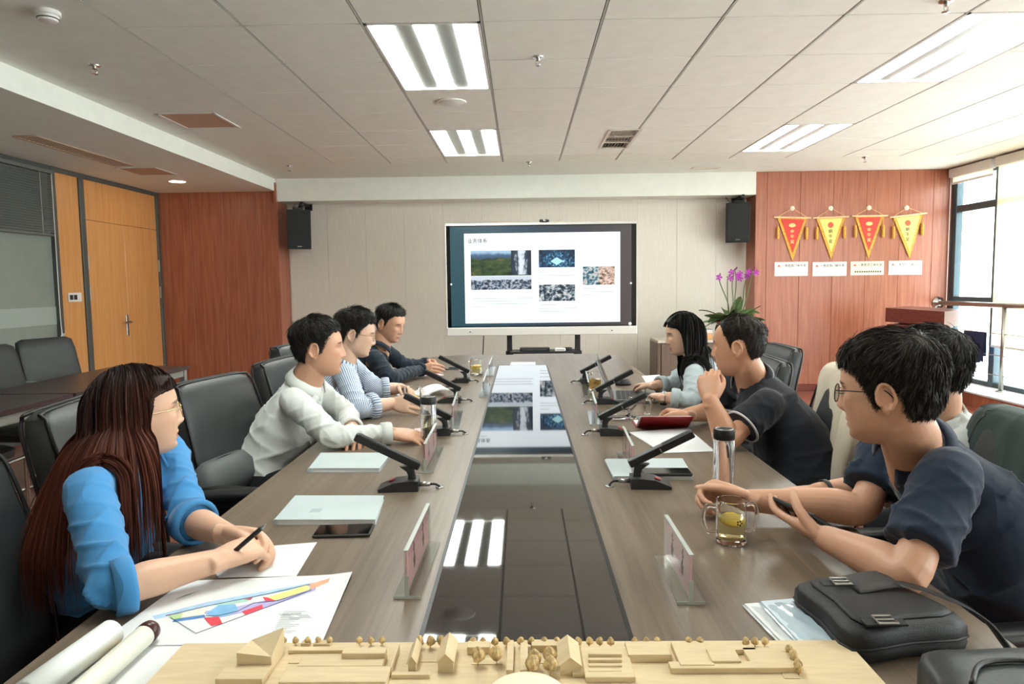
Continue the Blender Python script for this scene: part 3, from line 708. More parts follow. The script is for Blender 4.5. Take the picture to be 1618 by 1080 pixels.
# orchid
q = Bk(1160, 505); ox = q[0]; oy = 8.1
t = thing('orchid_pot', 'purple moth orchid with broad leaves in a red pot on the cabinet', 'plant', (ox, oy, cz))
obj('pot', MB().lathe([(.09, 0), (.11, .02), (.15, .16), (.17, .21), (.155, .21), (.14, .17)], 28), mat('pot_red', '#a3313a', .3), t, auto=40)
obj('moss', MB().lathe([(.145, .18), (.12, .205), (.05, .215)], 20), mat('moss', '#4b4a2a', .9, var=.2, vscale=60), t)
M_leaf = mat('orchid_leaf', '#4a6138', .4, var=.15); M_stem = mat('orchid_stem', '#55643a', .5); M_pet = mat('orchid_petal', '#b23fb0', .6, var=.12, vscale=40); M_bud = mat('orchid_bud', '#6d2758', .5)
def leaf(mbx, base, az, L, w, droop, rise):
    d = np.array([math.cos(az), math.sin(az), 0]); tl = random.uniform(-.9, .9); s = np.array([-d[1], d[0], 0])*math.cos(tl)+np.array([0, 0, 1.0])*math.sin(tl); V = []; F = []
    n = 8
    for i in range(n+1):
        u = i/n; p = np.array(base)+d*L*u+np.array([0, 0, rise*u-droop*u*u]); ww = w*math.sin(PI*(u*.93+.05))**.6
        V += [p-s*ww+np.array([0, 0, .012*(1-u)]), p-np.array([0, 0, .008]), p+s*ww+np.array([0, 0, .012*(1-u)])]
    for i in range(n):
        for k in (0, 1): F.append((i*3+k, i*3+k+1, i*3+4+k, i*3+3+k))
    mbx.add(V, F)
for i in range(30):
    lm = MB(); az = i*2.4+random.uniform(-.2, .2); leaf(lm, (.05*math.cos(az), .04*math.sin(az), .2), az, random.uniform(.26, .40)*(1 if abs(math.sin(az)) < .6 else .7), random.uniform(.045, .075), random.uniform(.02, .22), random.uniform(.05, .36))
    me = lm.mesh('leaf', True); sol = obj('leaf', me, M_leaf, t)
def zrel(py): return U(1160, py, Y=oy)[2]-cz
def xrel(px): return U(px, 450, Y=oy)[0]-ox
stems = [((1148, 480), (1138, 455), (1131, 438), 1), ((1149, 480), (1148, 460), (1147, 440), 0), ((1160, 475), (1158, 450), (1160, 430), 3), ((1164, 475), (1166, 445), (1163, 428), 0), ((1176, 478), (1178, 455), (1181, 436), 1), ((1178, 478), (1184, 450), (1188, 428), 2)]
for si, (a, b, c, fl) in enumerate(stems):
    dy = random.uniform(-.08, .08)
    P = [(xrel(a[0])*.6, dy*.5, .2), (xrel(a[0]), dy, zrel(a[1])), (xrel(b[0]), dy, zrel(b[1])), (xrel(c[0]), dy-.02, zrel(c[1]))]
    st = obj('stem', MB().tube(catmull(P, 4), .006, 6), M_stem, t, smooth=True)
    for k in range(fl+(3 if fl == 3 else 0)):
        cx = P[-1][0]+(random.uniform(-.07, .07) if fl > 1 else 0); cy_ = dy-.03+random.uniform(-.03, .03); czz = P[-1][2]-(.0 if fl < 2 else random.uniform(-.02, .08))
        f = MB(); r = .042
        for m_ in range(5):
            an = m_*2*PI/5+.3*k; px_, pz_ = math.cos(an), math.sin(an)
            f.add([(cx, cy_, czz), (cx+r*.7*math.cos(an-.5), cy_-.012, czz+r*.7*math.sin(an-.5)), (cx+r*px_, cy_-.006, czz+r*pz_), (cx+r*.7*math.cos(an+.5), cy_-.012, czz+r*.7*math.sin(an+.5))], [(0, 1, 2, 3)])
        f.lathe([(.002, 0), (.009, .006), (.004, .018)], 8, M=T4((cx, cy_-.004, czz), rx=PI/2))
        obj('flower', f, M_pet, st)
    b2 = MB()
    for k in range(2): b2.lathe([(.001, -.014), (.010, 0), (.001, .014)], 8, (P[-1][0]+.02*k, dy-.02, P[-1][2]+.02+.02*k))
    obj('bud', b2, M_bud, st)

# ------------------------------------------------------------------ podium in the window corner
M_pod = wood('podium_mahogany', '#54221c', '#6e3329', .3, 0)
pc = U(1468, 520, Y=7.6)
t = thing('podium', 'dark mahogany lectern standing in the window corner', 'lectern', (pc[0]-.03, 7.62, 0), math.radians(42))
t.scale = (1.14, 1.14, 1.0)
obj('column', MB().bevbox(-.20, .20, -.17, .17, .06, .93, .006), M_pod, t)
obj('plinth', MB().bevbox(-.25, .25, -.22, .22, 0, .06, .006), M_pod, t)
obj('desk', MB().loft([[(x, y, z+(.03 if y > 0 else 0)) for x, y in ((-.3, -.25), (.3, -.25), (.3, .25), (-.3, .25))] for z in (.86, 1.01)]), M_pod, t)
obj('front_panel', MB().bevbox(-.16, .16, -.178, -.17, .15, .85, .004), M_pod, t)
obj('ledge', MB().bevbox(-.29, .29, -.24, .24, .84, .862, .004), M_pod, t)

# ------------------------------------------------------------------ pennants and placards on the timber wall
M_pred = mat('pennant_red', '#cf4034', .6, var=.04); M_pyel = mat('pennant_yellow', '#ecd77a', .6, var=.04); M_fringe = mat('gold_fringe', '#dca33c', .6, var=.15, vscale=60)
M_gold = mat('gold_print', '#f0c884', .5, var=0); M_redp = mat('red_print', '#d05a38', .5, var=0); M_inkd = mat('dark_print', '#4b4638', .6, var=0)
M_wood_l = mat('pale_dowel', '#e8c79c', .5); M_plac = mat('placard_white', '#eef0ee', .4, var=0); M_plac2 = mat('placard_cream', '#e6e6cc', .4, var=0)
pens = [(1252, 329, 1228.5, 344, 1275, 345, 1252, 412, 0), (1313, 329, 1290, 345, 1335, 343, 1313, 410, 1), (1373.5, 328, 1351, 342, 1396, 341.5, 1372, 408, 0), (1433, 328, 1411, 343.5, 1458, 338, 1437, 408, 1)]
YP = YB-.012
def B(px, py): return U(px, py, Y=YP)
names = ['red award pennant with gold fringe, beside the beige wall recess', 'pale yellow award pennant between the two red pennants', 'red award pennant between the two yellow pennants', 'pale yellow award pennant hanging askew, nearest the window']
for i, (hx, hy, ax, ay, bx_, by, tx, ty, yel) in enumerate(pens):
    h, a, b, c = B(hx, hy), B(ax, ay), B(bx_, by), B(tx, ty)
    t = thing('pennant', names[i], 'pennant', tuple(h), 0, 'award pennants on the timber wall')
    t.location = (0, 0, 0)
    t.location = tuple(float(v) for v in h)
    body = M_pyel if yel else M_pred
    def pt(u, v, d):  # u across top, v down
        top = a+(b-a)*u; p = top*(1-v)+c*v; return (p[0], YP-d, p[2])
    cl = obj('fringe_border', MB().loft([[pt(0, 0, k), pt(1, 0, k), (c[0], YP-k, c[2])] for k in (0, .004)]), M_fringe, t, world=True)
    ci = a*.12+b*.12+c*.0
    cen = (a+b+c)/3
    def ins(p, k=.80, dz=.0): q = cen+(p-cen)*k; return (q[0], YP-.006, q[2]+dz)
    obj('cloth', MB().poly([ins(a, .80, .022), ins(b, .80, .022), ins(c, .80, .022)]), body, t, world=True)
    e = (b-a)/np.linalg.norm(b-a)
    obj('dowel', MB().tube([a-e*.045+np.array([0, -.008, .006]), b+e*.045+np.array([0, -.008, .006])], .010, 8), M_wood_l, t, world=True)
    obj('cord', MB().tube([a+np.array([0, -.008, .01]), h+np.array([0, -.012, 0]), b+np.array([0, -.008, .01])], .003, 5), M_gold, t, world=True)
    obj('hook', MB().lathe([(.030, 0), (.03, .006), (.022, .012), (.008, .016)], 20, M=T4((h[0], YB-.001, h[2]), rx=PI/2)), mat('hook_cream', '#f3ead6', .3, var=0), t, world=True, smooth=True)
    for s, p in ((-1, a), (1, b)):
        x = p[0]+s*(-.005)
        ts = obj('tassel', MB().lathe([(.006, -.10), (.013, -.11), (.016, -.13), (.017, -.22), (.014, -.25)], 10, (x, YP-.012, p[2])), M_fringe, t, world=True)
        obj('tassel_string', MB().tube([(x, YP-.012, p[2]), (x, YP-.012, p[2]-.10)], .0025, 5), M_fringe, ts, world=True)
    em = MB(); ex = (a+b)[0]/2; ez = (a+b)[2]/2-.085
    if yel: em.lathe([(.036, 0), (.03, .001), (.006, .0015)], 9, M=T4((ex, YP-.0065, ez), rx=PI/2))
    else:
        em.lathe([(.03, 0), (.006, .001)], 10, M=T4((ex, YP-.0065, ez), rx=PI/2) @ Matrix.Diagonal((1.4, .8, 1, 1)))
    obj('emblem', em, M_redp if yel else M_gold, t, world=True)
    for k, ch in enumerate('蜗牛奖' if yel else '金牛奖'):
        tt = text(ch, .05, Matrix.Translation((ex+.002*k, YP-.0068, ez-.075-.062*k)) @ Matrix.Rotation(PI/2, 4, 'X'), M_inkd if yel else M_gold, t); tt.matrix_parent_inverse = wmat(t).inverted()
pl = [(1224, 414, 1276, 435.5, '一季度部门金牛奖', 0, 'white placard under the first red pennant, beside the recess'), (1284, 414, 1337, 435.5, '一季度部门蜗牛奖', 0, 'white placard under the yellow pennant between two red ones'), (1344, 413, 1396, 434, '一季度员工金牛奖', 1, 'cream placard with two lines of print under the red pennant between two yellow ones'), (1404, 412, 1456, 433.5, '一季度员工蜗牛奖', 0, 'white placard under the askew yellow pennant')]
for i, (x0, y0, x1, y1, s, cr, lab) in enumerate(pl):
    a, b = U(x0, y0, Y=YB), U(x1, y1, Y=YB)
    t = thing('placard', lab, 'sign', tuple((a+b)/2), 0, 'placards under the pennants')
    w, h = (b[0]-a[0])/2, abs(b[2]-a[2])/2
    obj('board', MB().bevbox(-w, w, -.006, 0, -h, h, .001), M_plac2 if cr else M_plac, t)
    text(s, .037, Matrix.Translation((.03, -.0066, h*.45)) @ Matrix.Rotation(PI/2, 4, 'X'), M_inkd, t)
    obj('emblem', MB().prism([(-w+.03, 0), (-w+.07, .0), (-w+.05, .03)], 0, .001, Matrix.Translation((0, -.006, h*.32)) @ Matrix.Rotation(PI/2, 4, 'X')), M_redp, t)
    if cr:
        ln = MB()
        for k in range(12): ln.box(-w*.75+k*.027, -w*.75+k*.027+.018, -.0066, -.006, -h*.62, -h*.38)
        obj('fine_print', ln, M_inkd, t)
# blue cloth over the cable
a, b = U(1524, 522, X=RX), U(1556, 577, X=RX)
ya, yb2 = a[1], b[1]; V = []; n = 14
mb = MB(); rings = []
for i in range(n+1):
    y = ya+(yb2-ya)*i/n; w = .006*math.sin(i*1.3)
    prof = [(-.012+w, .42+.02*(i > n-3)), (-.014+w*1.5, .55), (-.012+w, .70), (-.008, .752), (0, .768), (.008, .752), (.012+w, .68), (.014+w, .5)]
    rings.append([(RX+x, y, z) for x, z in prof])
me = mb.loft(rings, cap=False, closed=False).mesh('cloth', True)
tag(obj('hanging_cloth', me, mat('navy_cloth', '#2a3d63', .9, var=.08)), 'navy blue cloth hung over the handrail cable', 'cloth')
# ------------------------------------------------------------------ people
def nrm(v): v = np.array(v, float); return v/max(1e-9, np.linalg.norm(v))
def limb(mb, pts, rad, n=18, k=5, flat=None, up=None, endk=1.0):
    """round-ended tapering limb through the given joints"""
    P = catmull(np.c_[np.array(pts, float), np.array(rad, float)], k); X = P[:, :3]; R = P[:, 3]
    m = len(X); T = np.gradient(X, axis=0); T /= np.linalg.norm(T, axis=1)[:, None]+1e-9
    u = np.array(up, float) if up is not None else (np.array([0, 0, 1.0]) if abs(T[0][2]) < .8 else np.array([1.0, 0, 0]))
    rings = []
    def ring(c, r, t, u):
        w = np.cross(t, u); a = np.linspace(0, 2*PI, n, endpoint=False); f = flat or 1.0
        return [c+r*(math.cos(x)*f*u+math.sin(x)*w) for x in a]
    us = []
    for i in range(m):
        u = u-T[i]*np.dot(u, T[i]); u = nrm(u); us.append(u)
    for q in (.25, .6, .88): rings.append(ring(X[0]-T[0]*R[0]*math.sqrt(1-q*q), R[0]*q, T[0], us[0]))
    for i in range(m): rings.append(ring(X[i], R[i], T[i], us[i]))
    for q in (.88, .6, .25): rings.append(ring(X[-1]+T[-1]*R[-1]*math.sqrt(1-q*q)*endk, R[-1]*q, T[-1], us[-1]))
    mb.loft(rings)

def solid(mb, voxel, smooth=3, ratio=None, fac=.5):
    me = mb.mesh('tmp'); fix_normals(me)
    o = bpy.data.objects.new('tmp', me); COL.objects.link(o)
    r = o.modifiers.new('r', 'REMESH'); r.mode = 'VOXEL'; r.voxel_size = voxel; r.adaptivity = 0
    if smooth: s = o.modifiers.new('s', 'SMOOTH'); s.iterations = smooth; s.factor = fac
    if ratio: d = o.modifiers.new('d', 'DECIMATE'); d.ratio = ratio
    dg = bpy.context.evaluated_depsgraph_get(); dg.update()
    out = bpy.data.meshes.new_from_object(o.evaluated_get(dg)); bpy.data.objects.remove(o); bpy.data.meshes.remove(me)
    out.polygons.foreach_set('use_smooth', [True]*len(out.polygons))
    return out
def vget(me):
    a = np.empty(len(me.vertices)*3); me.vertices.foreach_get('co', a); return a.reshape(-1, 3)
def vset(me, v): me.vertices.foreach_set('co', np.ascontiguousarray(v, dtype=np.float32).ravel()); me.update()
def vnor(me):
    a = np.empty(len(me.vertices)*3); me.vertices.foreach_get('normal', a); return a.reshape(-1, 3)

# --- head surface in head space: x forward, y left, z up, origin between the ears
_HZ = np.array([-.121, -.116, -.108, -.098, -.085, -.070, -.055, -.040, -.020, .0, .020, .040, .060, .078, .093, .104, .111, .1135])
_HF = np.array([.045, .064, .077, .083, .0835, .0850, .0865, .0875, .0885, .0895, .0925, .0915, .0855, .0745, .0580, .038, .017, .002])
_HB = np.array([-.005, -.012, -.024, -.036, -.050, -.063, -.074, -.084, -.096, -.103, -.107, -.1075, -.104, -.0955, -.080, -.060, -.036, -.010])
_HW = np.array([.006, .022, .036, .046, .054, .0595, .0635, .0665, .0700, .0725, .0735, .0730, .0705, .0640, .0530, .038, .019, .005])
def _ci(z, t):  # smooth interpolation of the tables
    f = np.interp(z, _HZ, t); e = .006
    return .5*f+.25*np.interp(z-e, _HZ, t)+.25*np.interp(z+e, _HZ, t)
def head_pt(th, z, sex='m', fat=0.0):
    """th: 0 front, +pi/2 left; arrays allowed"""
    xf, xb, w = _ci(z, _HF), _ci(z, _HB), _ci(z, _HW)*(1+fat)
    if sex == 'f':
        jaw = np.clip((-.03-z)/.08, 0, 1); w = w*(1-.10*jaw); xf = xf-.002*jaw
    xc = -.012+0*z
    c, s = np.cos(th), np.sin(th); front = c > 0
    a = np.where(front, xf-xc, xc-xb); n = np.where(front, 2.35, 2.1)
    a = np.maximum(a, 1e-4); w = np.maximum(w, 1e-4)
    r = (np.abs(c/a)**n+np.abs(s/w)**n)**(-1/n)
    x, y = xc+r*c, r*s
    g = lambda v, m, q: np.exp(-((v-m)/q)**2)
    fr = np.where(front, 1.0, 0.0)
    nk = 1.0 if sex == 'm' else .86
    # nose
    pz = np.interp(z, [-.052, -.046, -.040, -.034, -.028, -.014, .0, .012, .022], [0, .006, .017, .0225, .0215, .0155, .0095, .004, 0])*nk
    sg = np.interp(z, [-.05, -.038, -.028, -.012, .01], [.0155, .0145, .0110, .0080, .0072])
    x = x+fr*pz*np.exp(-(np.abs(y)/sg)**2.2)
    x = x+fr*.004*nk*(g(np.abs(y), .0135, .0055)*g(z, -.038, .0065))           # wings
    # eye sockets, brow, cheeks
    x = x-fr*.0095*g(np.abs(y), .031, .0155)*g(z, .003, .0105)
    x = x+fr*(.0028 if sex == 'm' else .0012)*g(np.abs(y), .030, .020)*g(z, .0225, .007)
    x = x+fr*.0035*g(np.abs(y), .043, .016)*g(z, -.022, .016)
    # mouth and chin
    x = x+fr*(.0050*g(z, -.0625, .0055)+.0052*g(z, -.0765, .0055))*np.exp(-(np.abs(y)/.0215)**3)
    x = x-fr*.0034*g(z, -.0695, .0022)*np.exp(-(np.abs(y)/.0225)**4)
    x = x-fr*.0030*g(z, -.0865, .005)*g(y, 0, .02)
    x = x+fr*.0045*g(z, -.101, .010)*g(y, 0, .017)
    return np.stack([x, y, z+0*th], -1)
def head_grid(nz=84, nt=112, sex='m', fat=0.0):
    z = np.concatenate([np.linspace(-.120, .09, nz-14), .09+(.1130-.09)*np.sin(np.linspace(0, PI/2, 15)[1:])])
    s = np.linspace(-1, 1, nt, endpoint=False); th = PI*(s*.62+.38*np.sign(s)*np.abs(s)**2.2)   # denser in front
    Z, TH = np.meshgrid(z, th, indexing='ij')
    return head_pt(TH, Z, sex, fat), Z, TH
HAIRLINE = dict(a=np.radians([0, 20, 38, 50, 62, 72, 80, 88, 100, 112, 122, 135, 150, 180]),
                z=np.array([.071, .071, .066, .054, .034, -.006, -.026, .012, .028, .014, -.030, -.062, -.072, -.078]))
def hair_mask(TH, Z, shift=0.0, recede=0.0, soft=.006):
    zl = np.interp(np.abs(TH), HAIRLINE['a'], HAIRLINE['z'])+shift+recede*np.exp(-((np.abs(TH)-.55)/.35)**2)
    return np.clip((Z-zl)/soft, -1, 1)*.5+.5, Z-zl

class Head:
    def __init__(s, pos, yaw, pitch=0.0, roll=0.0, scale=1.0, sex='m', fat=0.0):
        s.M = T4(pos, rz=yaw, ry=pitch, rx=roll) @ Matrix.Diagonal((scale, scale, scale, 1)); s.sex = sex; s.fat = fat
        s.A = np.array(s.M)
    def w(s, p): p = np.atleast_2d(np.array(p, float)); return p @ s.A[:3, :3].T+s.A[:3, 3]
    def w1(s, p): return s.w(p)[0]
    def inv(s, p): return (p-s.A[:3, 3]) @ np.linalg.inv(s.A[:3, :3]).T

def ear_mesh(mb, H, side):
    c = np.array([-.014, side*.0735, -.008])
    ax = nrm([.16, 0, 1]); out = nrm([-.35, side*1.0, .0]); fw = nrm(np.cross(ax, out)*side*-1)
    path = []
    for a in np.linspace(math.radians(-100), math.radians(215), 16):
        rr = 1.0 if math.sin(a) > -.3 else .82
        path.append(c+fw*(-.0175*math.cos(a)*rr)*-1*-1+ax*(.031*math.sin(a)*rr)+out*(.010+.006*max(0, math.cos(a))))
    t = MB(); t.tube(path, [.0042]*len(path), 8); mb.add(H.w(t.v), t.f)
    t = MB()
    rings = [[c+out*o+fw*(k*.0165*math.cos(a))+ax*(k*.029*math.sin(a)) for a in np.linspace(0, 2*PI, 16, endpoint=False)] for o, k in ((-.012, .75), (.001, .95), (.0075, .92), (.0085, .6))]
    t.loft(rings); mb.add(H.w(t.v), t.f)
    t = MB(); lob = c-ax*.027+fw*.006+out*.006
    limb(t, [lob, lob+ax*.008], [.0075, .007], 10, 3); mb.add(H.w(t.v), t.f)

def hand(mb, wrist, d, n, side, size=1.0, curl=(.5, .6, .4), spread=.06, thumb=(.5, .45, .35), idx_curl=None, curls=None):
    """wrist point, direction to the knuckles, palm normal; side=+1 if the thumb lies on cross(n,d)"""
    d = nrm(d); n = nrm(np.array(n)-d*np.dot(n, d)); t = np.cross(n, d)*side; S = size; w = np.array(wrist, float)
    def ring(o, a, b): return sring(w+d*o*S, t, n, a*S, b*S, 20, 2.5)
    mb.loft([ring(-.035, .020, .015), ring(-.03, .027, .020), ring(0, .0275, .019), ring(.02, .034, .0185), ring(.05, .041, .0165), ring(.078, .042, .0135), ring(.090, .037, .010), ring(.094, .026, .006)])
    offs = [.0295, .0098, -.0098, -.0285]; L = [(.042, .025, .020), (.046, .029, .021), (.043, .027, .021), (.034, .021, .019)]
    R = [(.0098, .0088, .0080, .0066), (.0100, .0090, .0081, .0067), (.0095, .0086, .0078, .0064), (.0086, .0077, .0070, .0058)]
    base = [.086, .090, .086, .078]
    for i in range(4):
        cu = (curls[i] if curls else (idx_curl if (i == 0 and idx_curl) else curl))
        p = w+(d*base[i]+t*offs[i])*S; dirv = nrm(d+t*spread*(1.5-i)*1.0); pts = [p-d*.022*S, p]; rad = [R[i][0]*S]*2; ang = 0
        for k in range(3):
            ang += cu[k]; v = dirv*math.cos(ang)+n*math.sin(ang); p = p+v*L[i][k]*S
            pts.append(p); rad.append(R[i][k+1]*S)
        X = [pts[0]]; RR = [rad[0]]
        limb(mb, pts, rad, 12, 3)
    # thumb leaves the side of the palm near its base
    p = w+(d*.018+t*.024+n*.004)*S; out, curl_t, opp = thumb
    v0 = nrm(d*math.cos(out)+t*math.sin(out)+n*opp); pts = [p-v0*.012*S, p]; rad = [.014*S, .014*S]
    v = v0
    ax = nrm(np.cross(t, d))
    for k, (l, r) in enumerate(((.042, .0112), (.034, .0098), (.027, .0078))):
        if k: v = nrm(v*math.cos(curl_t)+nrm(-t+n*.45+d*.25)*math.sin(curl_t))
        p = p+v*l*S; pts.append(p); rad.append(r*S)
    limb(mb, pts, rad, 12, 3)
    return w+d*.09*S

def skin_mat(name, base, lips, brow, lip_on=True):
    m = bpy.data.materials.new(name); m.use_nodes = True; MATS[name] = m; g = NT(m); b = g.n['Principled BSDF']
    at_ = g.new('ShaderNodeAttribute', attribute_name='hp'); xyz = g.new('ShaderNodeSeparateXYZ', i_0=at_.outputs['Vector']).outputs
    x, y, z = xyz[0], xyz[1], xyz[2]; ay = g.math('ABSOLUTE', y)
    nz = g.noise(g.coords(), 24, 4, .6); nz2 = g.noise(g.coords(), 7, 2, .5)
    B = lin(base); c = g.mix(nz2, tuple(v*.90 for v in B[:3])+(1,), tuple(min(1, v*1.08) for v in B[:3])+(1,))
    red = tuple(np.array(B[:3])*np.array([1.02, .80, .76]))+(1,)
    c = g.mix(g.math('MULTIPLY', g.math('SUBTRACT', nz, .35), .5), c, red)
    def ell(cy, cz, ry, rz, slope=0.0):
        dy = g.math('DIVIDE', g.math('SUBTRACT', ay, cy), ry)
        zz = g.math('SUBTRACT', z, g.math('MULTIPLY', g.math('SUBTRACT', ay, cy), slope))
        dz = g.math('DIVIDE', g.math('SUBTRACT', zz, cz), rz)
        q = g.math('ADD', g.math('POWER', g.math('ABSOLUTE', dy), 2), g.math('POWER', g.math('ABSOLUTE', dz), 2))
        k = g.math('MULTIPLY', g.math('SUBTRACT', 1.25, q), 2.0); n_ = g.new('ShaderNodeClamp', i_0=k)
        return g.math('MULTIPLY', n_.outputs[0], g.math('GREATER_THAN', x, .045))
    if lip_on:
        c = g.mix(g.math('MULTIPLY', ell(0, -.0695, .0225, .0105), .75), c, lin(lips))
        c = g.mix(g.math('MULTIPLY', ell(.047, -.024, .016, .014), .22), c, red)
    bn = g.noise(g.coords(), 320, 2, .6)
    c = g.mix(g.math('MULTIPLY', ell(.031, .0235, .0185, .0042, -.12), g.math('MULTIPLY', bn, 1.45)), c, lin(brow))
    g.l.new(c, b.inputs['Base Color']); b.inputs['Roughness'].default_value = .48
    b.inputs['Subsurface Weight'].default_value = .12; b.inputs['Subsurface Radius'].default_value = (.010, .004, .002); b.inputs['Subsurface Scale'].default_value = .6
    bp = g.new('ShaderNodeBump', i_Strength=.06, i_Distance=.001, i_Height=g.noise(g.coords(), 400, 2, .6)); g.l.new(bp.outputs[0], b.inputs['Normal'])
    return m

def cloth_mat(name, col, rough=.85, stripes=None, weave=900, var=.05):
    m = bpy.data.materials.new(name); m.use_nodes = True; MATS[name] = m; g = NT(m); b = g.n['Principled BSDF']
    B = lin(col); f = g.noise(g.coords(), 9, 4, .6)
    c = g.mix(f, tuple(v*(1-2*var) for v in B[:3])+(1,), tuple(min(1, v*(1+2*var)) for v in B[:3])+(1,))
    if stripes:
        per, c2, w = stripes
        a = g.new('ShaderNodeAttribute', attribute_name='st')
        fr = g.math('FRACT', g.math('DIVIDE', a.outputs['Fac'], per))
        c = g.mix(g.math('LESS_THAN', fr, w), c, lin(c2))
    g.l.new(c, b.inputs['Base Color']); b.inputs['Roughness'].default_value = rough; b.inputs['Sheen Weight'].default_value = .15
    b.inputs['Specular IOR Level'].default_value = .25
    nw = g.n.new('ShaderNodeTexNoise'); g.put(nw.inputs['Vector'], g.coords((1, 1, .4), rot=(.5, .3, .4))); nw.inputs['Scale'].default_value = 8; nw.inputs['Detail'].default_value = 1; nw.inputs['Distortion'].default_value = .35
    rd = g.math('POWER', g.math('SUBTRACT', 1.0, g.math('MULTIPLY', g.math('ABSOLUTE', g.math('SUBTRACT', nw.outputs['Fac'], .5)), 5.0)), 2.0)
    b1 = g.new('ShaderNodeBump', i_Strength=.26, i_Distance=.010, i_Height=rd)
    bp = g.new('ShaderNodeBump', i_Strength=.2, i_Distance=.0015, i_Height=g.noise(g.coords(), weave, 2, .5), i_Normal=b1.outputs[0]); g.l.new(bp.outputs[0], b.inputs['Normal'])
    return m
def hair_mat(name, c1, c2, rough=.55):
    m = bpy.data.materials.new(name); m.use_nodes = True; MATS[name] = m; g = NT(m); b = g.n['Principled BSDF']
    a = g.new('ShaderNodeAttribute', attribute_name='hc')
    c = g.mix(a.outputs['Fac'], lin(c1), lin(c2))
    g.l.new(c, b.inputs['Base Color']); b.inputs['Roughness'].default_value = rough; b.inputs['Specular IOR Level'].default_value = .22
    return m
M_eye = mat('eye_white', '#cfc8c0', .2, var=0); M_iris = mat('eye_iris', '#1d120c', .15, var=0); M_lash = mat('lash', '#1a1311', .7, var=0)

def strands_mesh(paths, width, hc, name='hair'):
    """paths N x K x 3 -> crossed tapering ribbons"""
    N, K, _ = paths.shape
    T = np.gradient(paths, axis=1); T /= np.linalg.norm(T, axis=2)[..., None]+1e-9
    ref = RNG.normal(size=(N, 1, 3)); S = np.cross(T, ref); S /= np.linalg.norm(S, axis=2)[..., None]+1e-9
    u = np.linspace(0, 1, K)[None, :, None]; w = width*(1-u**3*.85)*np.ones((N, K, 1))
    if np.ndim(width): w = np.array(width)[:, None, None]*(1-u**3*.85)
    A = paths-S*w; B = paths+S*w
    V = np.stack([A, B], 2).reshape(-1, 3)      # N,K,2
    base = (np.arange(N)*K*2)[:, None]+(np.arange(K-1)*2)[None, :]
    F = np.stack([base, base+1, base+3, base+2], -1).reshape(-1, 4)
    me = bpy.data.meshes.new(name); me.vertices.add(len(V)); me.vertices.foreach_set('co', V.astype(np.float32).ravel())
    me.loops.add(F.size); me.loops.foreach_set('vertex_index', F.ravel().astype(np.int32))
    me.polygons.add(len(F)); me.polygons.foreach_set('loop_start', (np.arange(len(F))*4).astype(np.int32))
    me.polygons.foreach_set('use_smooth', np.ones(len(F), bool)); me.update(calc_edges=True)
    at_ = me.attributes.new('hc', 'FLOAT', 'POINT')
    h = np.repeat(hc, K*2) if hc.ndim == 1 else np.repeat(hc.reshape(-1), 2)
    at_.data.foreach_set('value', h.astype(np.float32))
    return me
def join_meshes(a, b, m):
    bm = bmesh.new(); bm.from_mesh(a); bm.from_mesh(b); out = bpy.data.meshes.new('hair'); bm.to_mesh(out); bm.free(); out.materials.append(m); return out

